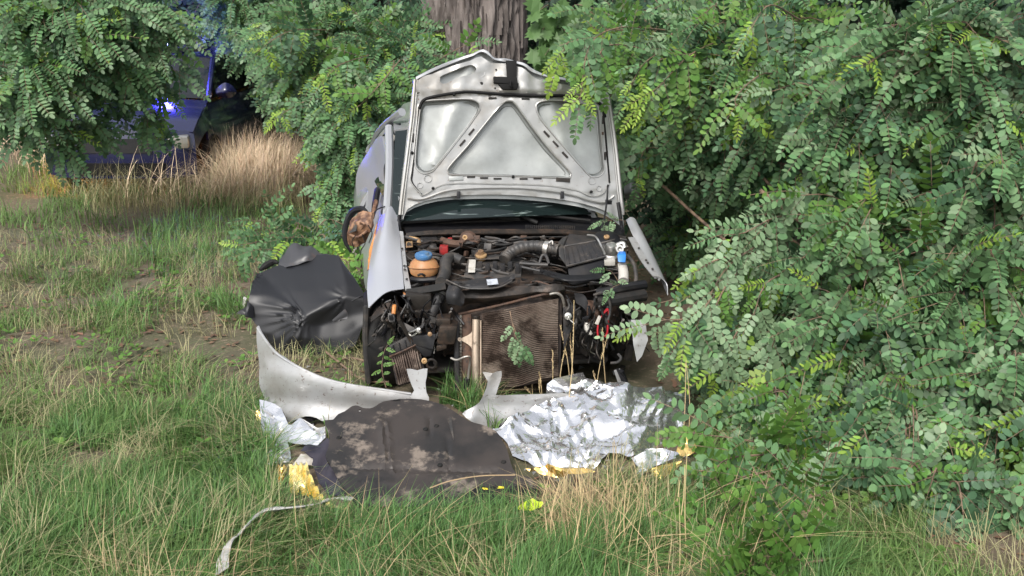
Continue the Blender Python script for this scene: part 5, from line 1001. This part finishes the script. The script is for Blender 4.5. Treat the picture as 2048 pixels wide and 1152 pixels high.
S.trunk([base, base + Vector((-.2,-.2,1.2)), W(1380,60,7.1)], .035); S.trunk([base + Vector((.2,0,0)), base + Vector((.3,-.4,1.2)), W(1590,60,6.6)], .03)
S.finish('locust_shrub', 'tall locust shrub with bright yellow-green tips hanging beside the bonnet', 'shrub', base, 'locust shrubs round the wreck')

S = Shrub(3); base = Vector((2.6, 6.6, 0))
S.fill(base, [egg(1420,350,7.2,.6,.4,.3), egg(1570,330,6.4,.45,.45,.35), egg(1480,390,6.9,.45,.4,.3), egg(1400,470,7.4,.4,.3,.4)], 120, young=.04, pale=.05)
for pts in ([(1290,345,6.6),(1330,375,6.5),(1390,430,6.4),(1450,480,6.3)], [(1455,290,6.2),(1500,330,6.1),(1560,390,6.0),(1608,440,5.9)], [(1520,380,5.5),(1560,410,5.45),(1608,450,5.4)], [(1460,300,6.2),(1540,320,6.1),(1610,345,6.0)]): S.stems.tube([W(*q) for q in pts], .011, 7, 6)
S.trunk([base, base + Vector((-.1,0,.6)), W(1480,380,6.9)], .03)
S.finish('locust_shrub', 'dark shaded locust shrub with bare brown stems behind the door mirror', 'shrub', base, 'locust shrubs round the wreck')

S = Shrub(4); base = Vector((2.0, 4.7, 0))
S.fill(base, [egg(1540,900,4.7,.35,.35,.3), egg(1600,870,4.6,.35,.35,.35), egg(1520,800,5.2,.3,.35,.3), egg(1600,760,4.9,.35,.35,.35), egg(1610,1000,4.4,.3,.3,.3)], 110, young=.06, pale=.15)
S.trunk([base, base + Vector((-.1,-.1,.3)), W(1520,800,4.9)], .018)
S.finish('locust_shrub', 'blue-green locust shrub low down right of the silver foil', 'shrub', base, 'locust shrubs round the wreck')

S = Shrub(5); base = Vector((1.7, 4.15, 0))
for pts in ([(1640,935,4.35),(1570,900,4.1),(1490,880,4.02),(1415,870,4.05)], [(1630,930,4.3),(1550,940,4.0),(1470,960,3.95),(1410,1005,3.95)], [(1640,990,4.2),(1570,1010,3.95),(1510,1040,3.9),(1480,1090,3.88)], [(1640,1020,4.1),(1590,1030,3.9),(1530,1090,3.85),(1490,1150,3.85)], [(1642,1070,4.0),(1600,1080,3.85),(1570,1130,3.8)], [(1590,910,4.2),(1520,910,4.0),(1450,920,3.95),(1420,960,3.95)], [(1650,1120,3.95),(1610,1130,3.8),(1590,1180,3.8)], [(1630,960,4.2),(1560,970,3.95),(1500,990,3.9),(1440,1040,3.9)], [(1650,1010,4.0),(1585,1040,3.8),(1525,1085,3.7),(1490,1125,3.66)], [(1650,1060,3.9),(1605,1090,3.72),(1565,1145,3.66)], [(1640,1020,3.95),(1560,1060,3.75),(1530,1130,3.66)], [(1660,960,4.0),(1600,1010,3.85),(1560,1070,3.75)]):
    S.spray([W(*q) if W(*q).z > .12 else G(q[0], q[1], .12) for q in pts], size=1.15, young=.0, gap=.034, start=.12, face=1.1, droop=.55, pale=0.0)
S.leaves = [(p, fr, sc, kk, vi, 'leaf_fresh' if S.r.random() < .8 else 'leaf') for p, fr, sc, kk, vi, m in S.leaves]
S.trunk([base + Vector((.1,.1,0)), base + Vector((.1,.0,.2)), W(1600,930,4.25)], .012)
S.finish('locust_shrub', 'fresh green locust shoots in the lower right foreground', 'shrub', base, 'locust shrubs round the wreck')

S = Shrub(6); base = Vector((2.9, 4.4, 0))       # the thicket goes on beyond the sharp part of the photograph
S.fill(base, [egg(1720,250,5.4,.6,.5,.5), egg(1880,150,5.2,.7,.5,.5), egg(2000,330,5.0,.6,.5,.6), egg(1780,480,5.0,.6,.5,.5), egg(1950,600,4.7,.6,.45,.5), egg(1720,690,4.7,.45,.4,.45), egg(1820,850,4.3,.5,.4,.4), egg(2010,850,4.2,.4,.4,.45), egg(1700,950,4.1,.3,.3,.3), egg(1880,1060,3.8,.4,.3,.25)], 330, young=.03, pale=.15, size=1.0)
S.trunk([base, base + Vector((-.1,.2,.9)), W(1820,150,5.5)], .035); S.trunk([base, base + Vector((.3,.1,.9)), W(2000,180,5.3)], .03)
S.finish('locust_shrub', 'dense locust thicket at the far right edge', 'shrub', base, 'locust shrubs round the wreck')

# ---- left of the car and behind it
S = Shrub(7); base = Vector((-2.0, 10.4, 0))
S.fill(base, [egg(700,120,10.2,1.1,.8,.6), egg(610,90,10.6,.7,.7,.5), egg(790,150,9.6,.55,.6,.5), egg(710,250,10.0,.55,.6,.45), egg(610,160,10.6,.4,.5,.3)], 320, young=.05, pale=.08, size=1.2, gap=.055)
for pts in ([(660,60,9.8),(590,60,9.4),(545,80,9.3),(515,105,9.3)], [(740,110,9.2),(680,130,8.8),(640,170,8.7)], [(800,120,9.0),(750,180,8.6),(715,215,8.6)], [(700,200,9.4),(620,200,9.0),(560,230,9.0)], [(700,250,9.4),(660,270,9.1),(630,300,9.1)], [(880,118,8.7),(915,98,8.6),(945,84,8.5)]):
    S.spray([W(*q) for q in pts], size=1.3, young=.22, gap=.06, start=.15, face=1.0, droop=.5)
S.trunk([base, base + Vector((0,-.1,1.1)), W(700,40,10.4)], .05); S.trunk([base + Vector((.3,0,0)), base + Vector((.5,-.2,1.1)), W(800,60,10.0)], .04)
S.finish('locust_shrub', 'tall locust shrub with yellow-green tips left of the big trunk', 'shrub', base, 'locust shrubs round the wreck')

S = Shrub(8); base = Vector((-1.9, 9.2, 0))
S.fill(base, [egg(705,310,9.2,.35,.5,.35), egg(690,390,9.0,.26,.4,.28), egg(720,230,9.0,.45,.4,.35)], 150, young=.05, pale=.05, size=1.0)
S.trunk([base, base + Vector((.05,0,.5)), W(690,260,9.2)], .02)
S.finish('locust_shrub', 'bushy locust shrub beside the buckled car door', 'shrub', base, 'locust shrubs round the wreck')

S = Shrub(9); base = G(560, 500)
for pts in ([(600,500,7.5),(560,470,7.3),(510,485,7.1),(480,490,7.1)], [(600,500,7.5),(560,500,7.2),(520,498,7.05)], [(620,500,7.4),(600,470,7.3),(575,480,7.1)], [(600,505,7.4),(640,470,7.2),(655,480,7.1)], [(650,500,7.3),(680,470,7.2),(690,490,7.1)], [(560,500,7.4),(530,450,7.3),(505,440,7.2)], [(640,520,7.2),(690,520,6.9),(700,545,6.8)], [(620,490,7.3),(650,440,7.2),(690,450,7.2)]):
    S.spray([W(*q) for q in pts], size=1.0, young=.08, gap=.045, start=.1, face=.8, droop=.2)
S.finish('locust_seedling', 'low locust seedling spreading behind the black polythene sheet', 'seedling', base)

S = Shrub(10); base = Vector((-4.8, 11.5, 0))
S.fill(base, [egg(540,80,13.4,.7,.7,.5), egg(570,190,13.4,.3,.5,.3), egg(480,20,13.4,.6,.5,.4)], 110, young=.03, size=1.3, gap=.07)
S.leaves = [(p, fr, sc, kk, vi, 'leaf' if m == 'leaf_young' else m) for p, fr, sc, kk, vi, m in S.leaves]
base = Vector((-2.9, 13.6, 0)); S.trunk([base, base + Vector((.05,0,1.2)), W(560,40,13.6)], .05)
S.finish('locust_shrub', 'dark locust shrub behind the dry grass', 'shrub', base, 'locust shrubs round the wreck')

S = Shrub(17); base = Vector((-5.9, 9.0, 0))
S.fill(base, [egg(120,60,8.8,.9,.5,.45), egg(290,60,9.2,.55,.4,.4), egg(60,180,8.6,.5,.4,.35), egg(230,150,9.2,.7,.4,.3), egg(300,220,9.6,.4,.4,.25), egg(120,260,9.0,.5,.4,.25)], 230, young=.02, pale=.1, size=1.2, gap=.055)
S.trunk([base, base + Vector((.05,0,.8)), W(150,60,8.9)], .04)
S.finish('locust_shrub', 'locust shrub standing before the parked blue car', 'shrub', base, 'locust shrubs round the wreck')

# maple sapling between the trunk and the locust on the right, sprig over the radiator, sprig in the bay
S = Shrub(11); base = Vector((.9, 8.6, 0))
for pts in ([(1120,60,8.6),(1100,40,8.3),(1085,60,8.1)], [(1140,40,8.5),(1150,10,8.2),(1200,20,8.0)], [(1120,80,8.5),(1105,90,8.2),(1090,110,8.1)], [(1130,90,8.4),(1160,110,8.1),(1120,140,8.0)], [(1160,30,8.3),(1210,50,8.0),(1240,20,7.9)], [(1100,20,8.4),(1095,10,8.2),(1080,20,8.1)], [(1150,120,8.4),(1110,150,8.2),(1080,140,8.1)], [(1200,90,8.2),(1230,70,7.9),(1260,100,7.8)], [(1120,50,8.4),(1140,70,8.1),(1180,90,8.0)], [(1090,100,8.4),(1100,120,8.2),(1140,150,8.1)]):
    S.spray([W(*q) for q in pts], size=1.25, kind='maple', gap=.03, start=.1, face=1.0)
S.trunk([base, base + Vector((.02,0,1.1)), W(1120,10,8.6)], .025)
S.finish('maple_sapling', 'maple sapling with lobed leaves right of the big trunk', 'sapling', base)
S = Shrub(12); S.spray([W(1020,622,4.98),W(1024,642,4.96),W(1030,660,4.95),W(1034,690,4.95)], size=.6, young=0, gap=.055, start=.4, pale=.8, droop=1.3, face=1.5, stem=.004); S.spray([W(1024,642,4.96),W(1030,670,4.94),W(1044,690,4.94)], size=.6, young=0, gap=.05, start=.5, pale=.8, droop=1.4, face=1.5, stem=.003)
S.finish('locust_sprig', 'small broken locust sprig hanging over the radiator', 'sprig', W(1020,622,4.98))
S = Shrub(13); S.spray([W(1240,568,5.17),W(1225,545,5.15),W(1212,540,5.12)], size=.4, young=0, gap=.11, start=.2, pale=.6, stem=.003); S.spray([W(1240,568,5.17),W(1225,575,5.1),W(1218,584,5.06)], size=.35, young=0, gap=.16, start=.2, pale=.5, stem=.003)
S.finish('locust_sprig', 'locust sprig lying in the engine bay under the washer cap', 'sprig', W(1240,560,5.2))
S = Shrub(14); S.spray([W(1245,440,5.9),W(1225,440,5.86),W(1205,444,5.85)], size=.4, young=.0, gap=.05, start=.2, pale=.7, stem=.003)
S.finish('locust_sprig', 'locust sprig on the cowl beside the bonnet hinge', 'sprig', W(1245,440,5.9))
S = Shrub(15); S.spray([W(772,775,5.0),W(764,740,5.0),W(768,705,5.0),W(775,690,5.0)], size=.24, young=0, gap=.11, start=.1, stem=.004)
S.leaves = [(p, fr, sc, kk, vi, 'leaf_fresh') for p, fr, sc, kk, vi, m in S.leaves]
S.finish('locust_sprig', 'thin green shoot climbing before the front tyre and the cooler', 'sprig', W(770,770,5.0))

# ---- big trunk behind the car
b = MB(); tc = W(948, 60, 10.4); g_ = []
for i in range(90):
    z = -.1 + i * .07; row = []
    for j in range(241):
        a = j / 240 * 2 * math.pi; r = .535 + .30 * math.exp(-z / .45) * (.6 + .4 * math.sin(a * 5)) - .012 * max(0, z - 1)
        q = Vector((math.cos(a), math.sin(a), 0)); wq = .25 * nz(q.x * 2, q.y * 2, z * 2.5, 1); sx = nz(q.x * 2.4 + wq, q.y * 2.4 + wq, z * 1.9, 3.4)
        r += .06 * (min(abs(sx) * 3.2, 1) ** .7 - .7) + .035 * (min(abs(nz(q.x * 5.5 + wq, q.y * 5.5 + wq, z * 3.2 + 7, 3.1)) * 3.5, 1) - .6) + .02 * nz(q.x * 4, q.y * 4, z * 1.6, 3) + .02 * nz(q.x, q.y, z * .8, 1)
        row.append(Vector((tc.x, tc.y + .1, z)) + q * r)
    g_.append(row)
trk = thing('oak_tree', 'large tree trunk with furrowed bark rising behind the bonnet', 'tree', (tc.x, tc.y + .1, 0))
b.grid(g_, 0); part('trunk', b, 'bark', trk, angle=60)
S = Shrub(16)
for k in range(7):
    a = k * .9; p0 = Vector((tc.x, tc.y + .1, 4.6 + .2 * k)); p1 = p0 + Vector((math.cos(a) * 1.1, math.sin(a) * 1.1, .7)); p2 = p0 + Vector((math.cos(a) * 2.2, math.sin(a) * 2.0 + .8, 1.2)); S.stems.tube([p0, p1, p2], [.14, .09, .04], 8, 5)
    for q in range(9): t = random.Random(k * 20 + q); w = p1.lerp(p2, t.random()); S.spray([w, w + Vector((t.uniform(-.4,.4), t.uniform(-.4,.4), t.uniform(0,.3))), w + Vector((t.uniform(-.8,.8), t.uniform(-.5,.8), t.uniform(-.2,.6)))], size=1.6, kind='maple', gap=.08)
b = S.stems; part('limb', b, 'bark', trk)
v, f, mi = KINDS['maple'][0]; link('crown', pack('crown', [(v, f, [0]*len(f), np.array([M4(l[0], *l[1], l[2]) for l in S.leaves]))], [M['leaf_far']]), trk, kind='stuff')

# ---- trees standing behind everything: each its own trunk and crown
def back_tree(x, y, h, r, label, sd, n=900, low=.1):
    q = random.Random(sd); o = thing('background_tree', label, 'tree', (x, y, 0), 'trees of the wood behind')
    b = MB(); b.tube([Vector((x,y,-.1)), Vector((x + q.uniform(-.15,.15), y, h*.45)), Vector((x + q.uniform(-.3,.3), y, h*.9))], [.16, .11, .05], 9); part('trunk', b, 'bark', o)
    X = []
    for _ in range(n):
        d = Vector((q.gauss(0,1), q.gauss(-.3,1), q.gauss(0,1))).normalized(); t = q.uniform(.35, 1) ** .6
        p = Vector((x + d.x*r*t, y + d.y*r*t*.8, low + (h - low) * (.5 + .5*d.z*t))); p += Vector((1,.7,1)) * (.25 * noise.noise(p * 1.1))
        X.append(M4(p, *frame(Vector((q.uniform(-1,1), q.uniform(-1,.4), q.uniform(-.9,.1))), Vector((q.uniform(-.5,.5), -.8, q.uniform(.2,1)))), q.uniform(1.3, 2.2)))
    pk = []
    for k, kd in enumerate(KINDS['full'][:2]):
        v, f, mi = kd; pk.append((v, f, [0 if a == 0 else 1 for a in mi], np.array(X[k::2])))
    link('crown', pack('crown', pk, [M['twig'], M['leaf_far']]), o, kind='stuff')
BT = [(-11.5,15.5,5.5,2.2,'rounded dark tree at the far left behind the blue car'),(-8.6,16.5,6,2.3,'taller dark tree directly behind the blue car roof'),(-6.0,15.5,5.5,1.9,'dark tree just right of the blue car'),(-4.1,15.2,5.5,1.7,'dark tree behind the dry grass'),(-2.0,13.6,5.5,1.7,'dark tree behind the yellow-tipped locust'),(.3,13.6,6,1.7,'shaded tree directly behind the big trunk'),(2.2,11.6,5.5,1.7,'shaded tree behind the maple sapling'),(3.6,9.6,5.2,1.6,'shaded tree behind the locust beside the bonnet'),(4.6,8.0,5,1.6,'shaded tree in the thicket at the right'),(5.2,6.2,4.8,1.5,'shaded tree at the right edge of the thicket')]
for i, (x, y, h, r, lab) in enumerate(BT): back_tree(x, y, h, r, lab, 50 + i, 1300)
back_tree(1.75, 8.4, 2.6, 1.0, 'low shaded tree in the gap right of the wreck', 70, 700)
b = MB()
w_parts = []; q = random.Random(8); X = []
for _ in range(5200):
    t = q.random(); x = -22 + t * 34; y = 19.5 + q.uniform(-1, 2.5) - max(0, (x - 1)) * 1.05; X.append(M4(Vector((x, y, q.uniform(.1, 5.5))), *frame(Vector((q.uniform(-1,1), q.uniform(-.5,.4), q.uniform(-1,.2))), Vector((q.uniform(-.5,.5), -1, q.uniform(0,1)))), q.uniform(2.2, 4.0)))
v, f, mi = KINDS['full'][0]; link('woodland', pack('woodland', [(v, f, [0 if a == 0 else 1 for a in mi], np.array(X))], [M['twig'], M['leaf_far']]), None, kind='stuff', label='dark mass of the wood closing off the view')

# ================================================================== parked dark blue car, only its mirror inside the sharp picture
pc_ = thing('parked_car', 'dark blue parked car by the verge facing the viewer', 'car', (-4.55, 11.0, 0))
K_ = lambda s, d, z: Vector((-4.55 + s, 11.0 + d, z + .02))
R_ = lambda l: [K_(*p) for p in l]
def pp(name, rows, m, th=.03, n=4, mm=4, parent=pc_):
    b = MB(); b.patch([R_(r) for r in rows], n=n, m=mm, th=th); return part(name, b, m, parent)
pp('front_end', [[(-.86,.14,.72),(-.5,.02,.76),(.5,.02,.76),(.86,.14,.72)], [(-.88,.10,.5),(-.5,-.03,.5),(.5,-.03,.5),(.88,.10,.5)], [(-.86,.14,.22),(-.5,.0,.2),(.5,.0,.2),(.86,.14,.22)]], 'navy')
pp('bonnet', [[(-.76,1.1,.98),(0,1.05,1.02),(.76,1.1,.98)], [(-.84,.5,.88),(0,.45,.93),(.84,.5,.88)], [(-.86,.12,.72),(0,.0,.77),(.86,.12,.72)]], 'navy')
pp('windscreen', [[(-.60,1.9,1.45),(0,1.84,1.48),(.60,1.9,1.45)], [(-.72,1.15,1.0),(0,1.08,1.03),(.72,1.15,1.0)]], 'darkglass', .01)
pp('roof', [[(-.60,1.9,1.46),(0,1.86,1.50),(.60,1.9,1.46)], [(-.62,2.8,1.50),(0,2.8,1.54),(.62,2.8,1.50)], [(-.58,4.0,1.42),(0,4.0,1.46),(.58,4.0,1.42)]], 'navy')
pp('rear_end', [[(-.58,4.0,1.42),(0,4.05,1.44),(.58,4.0,1.42)], [(-.84,4.2,.9),(0,4.3,.9),(.84,4.2,.9)], [(-.84,4.15,.3),(0,4.25,.3),(.84,4.15,.3)]], 'navy')
for s in (-1, 1):
    pp('side_panel', [[(s*.78,.9,.95),(s*.80,2.4,.97),(s*.78,4.1,.98)], [(s*.88,.6,.62),(s*.90,2.4,.62),(s*.87,4.15,.64)], [(s*.86,.7,.22),(s*.88,2.4,.22),(s*.85,4.1,.26)]], 'navy')
    pp('front_wing', [[(s*.80,.9,.95),(s*.85,.5,.86),(s*.86,.16,.72)], [(s*.88,.95,.6),(s*.89,.55,.68),(s*.87,.13,.5)]], 'navy')
    pp('side_window', [[(s*.62,1.95,1.42),(s*.64,2.8,1.46),(s*.60,3.9,1.38)], [(s*.78,1.25,1.0),(s*.79,2.6,1.0),(s*.77,4.0,1.02)]], 'darkglass', .01)
    b = MB(); b.tube(R_([(s*.76,1.12,1.0),(s*.62,1.92,1.46)]), .035); part('windscreen_pillar', b, 'navy', pc_)
    b = MB(); b.box(K_(s*.66,.06,.62), Vector((.17,0,0)), Vector((0,.05,.01)), Vector((0,0,.07))); part('headlight', b, 'bright', pc_, bevel=.03)
    for d in (.78, 3.4):
        b = MB(); b.lathe(K_(s*.80,d,.30), (1,0,0), [(-.1,.2),(-.1,.30),(-.07,.32),(.07,.32),(.1,.30),(.1,.2),(.07,.18),(.07,.001)], 28); w = part('wheel', b, 'rubber', pc_)
        b = MB(); b.lathe(K_(s*.84,d,.30), (s,0,0), [(0,.2),(.06,.19),(.05,.06),(.07,.001)], 20); part('rim', b, 'alu', w)
    b = MB(); b.patch([R_([(s*.80,1.32,1.10),(s*.92,1.30,1.18),(s*1.0,1.34,1.15),(s*1.04,1.38,1.09)]), R_([(s*.82,1.26,1.05),(s*.94,1.22,1.08),(s*1.0,1.26,1.08),(s*1.05,1.36,1.06)]), R_([(s*.84,1.32,1.0),(s*.94,1.30,.99),(s*1.0,1.33,1.0),(s*1.03,1.38,1.03)])], n=5, m=5, th=.08); part('door_mirror', b, 'navy', pc_)
bb_ = MB(); bb_.box(K_(0,2.1,1.55), Vector((.46,0,0)), Vector((0,.10,0)), Vector((0,0,.025))); bar = part('roof_bar', bb_, 'plastic', pc_, bevel=.01)
M['beacon'] = mat('lit_blue_beacon', (.02,.03,.5), .3, emit=(.06,.05,1.0), estr=260)
M['amber'] = mat('lit_amber_lamp', (.6,.2,.02), .3, emit=(1.0,.33,.06), estr=300)
for s in (-.12,):
    bb_ = MB(); bb_.lathe(K_(s,2.1,1.575), (0,0,1), [(0,.10),(.03,.105),(.12,.09),(.16,.05),(.165,.001)], 20); part('blue_beacon', bb_, 'beacon', pc_)
for s in (-.80,):
    bb_ = MB(); bb_.box(K_(s,.13,.60), Vector((.05,0,0)), Vector((0,.04,.01)), Vector((0,0,.05))); part('indicator_lamp', bb_, 'amber', pc_, bevel=.02)
pp('grille', [[(-.42,-.035,.66),(.42,-.035,.66)], [(-.42,-.055,.5),(.42,-.055,.5)]], 'plastic', .03, 3, 3)
pp('lower_intake', [[(-.55,-.045,.38),(.55,-.045,.38)], [(-.5,-.03,.24),(.5,-.03,.24)]], 'plastic', .03, 3, 3)
pp('floor_pan', [[(-.8,.2,.2),(.8,.2,.2)], [(-.8,4.1,.2),(.8,4.1,.2)]], 'dark', .03, 2, 2)
for o in list(COL.objects):
    if '_w' in o: del o['_w']
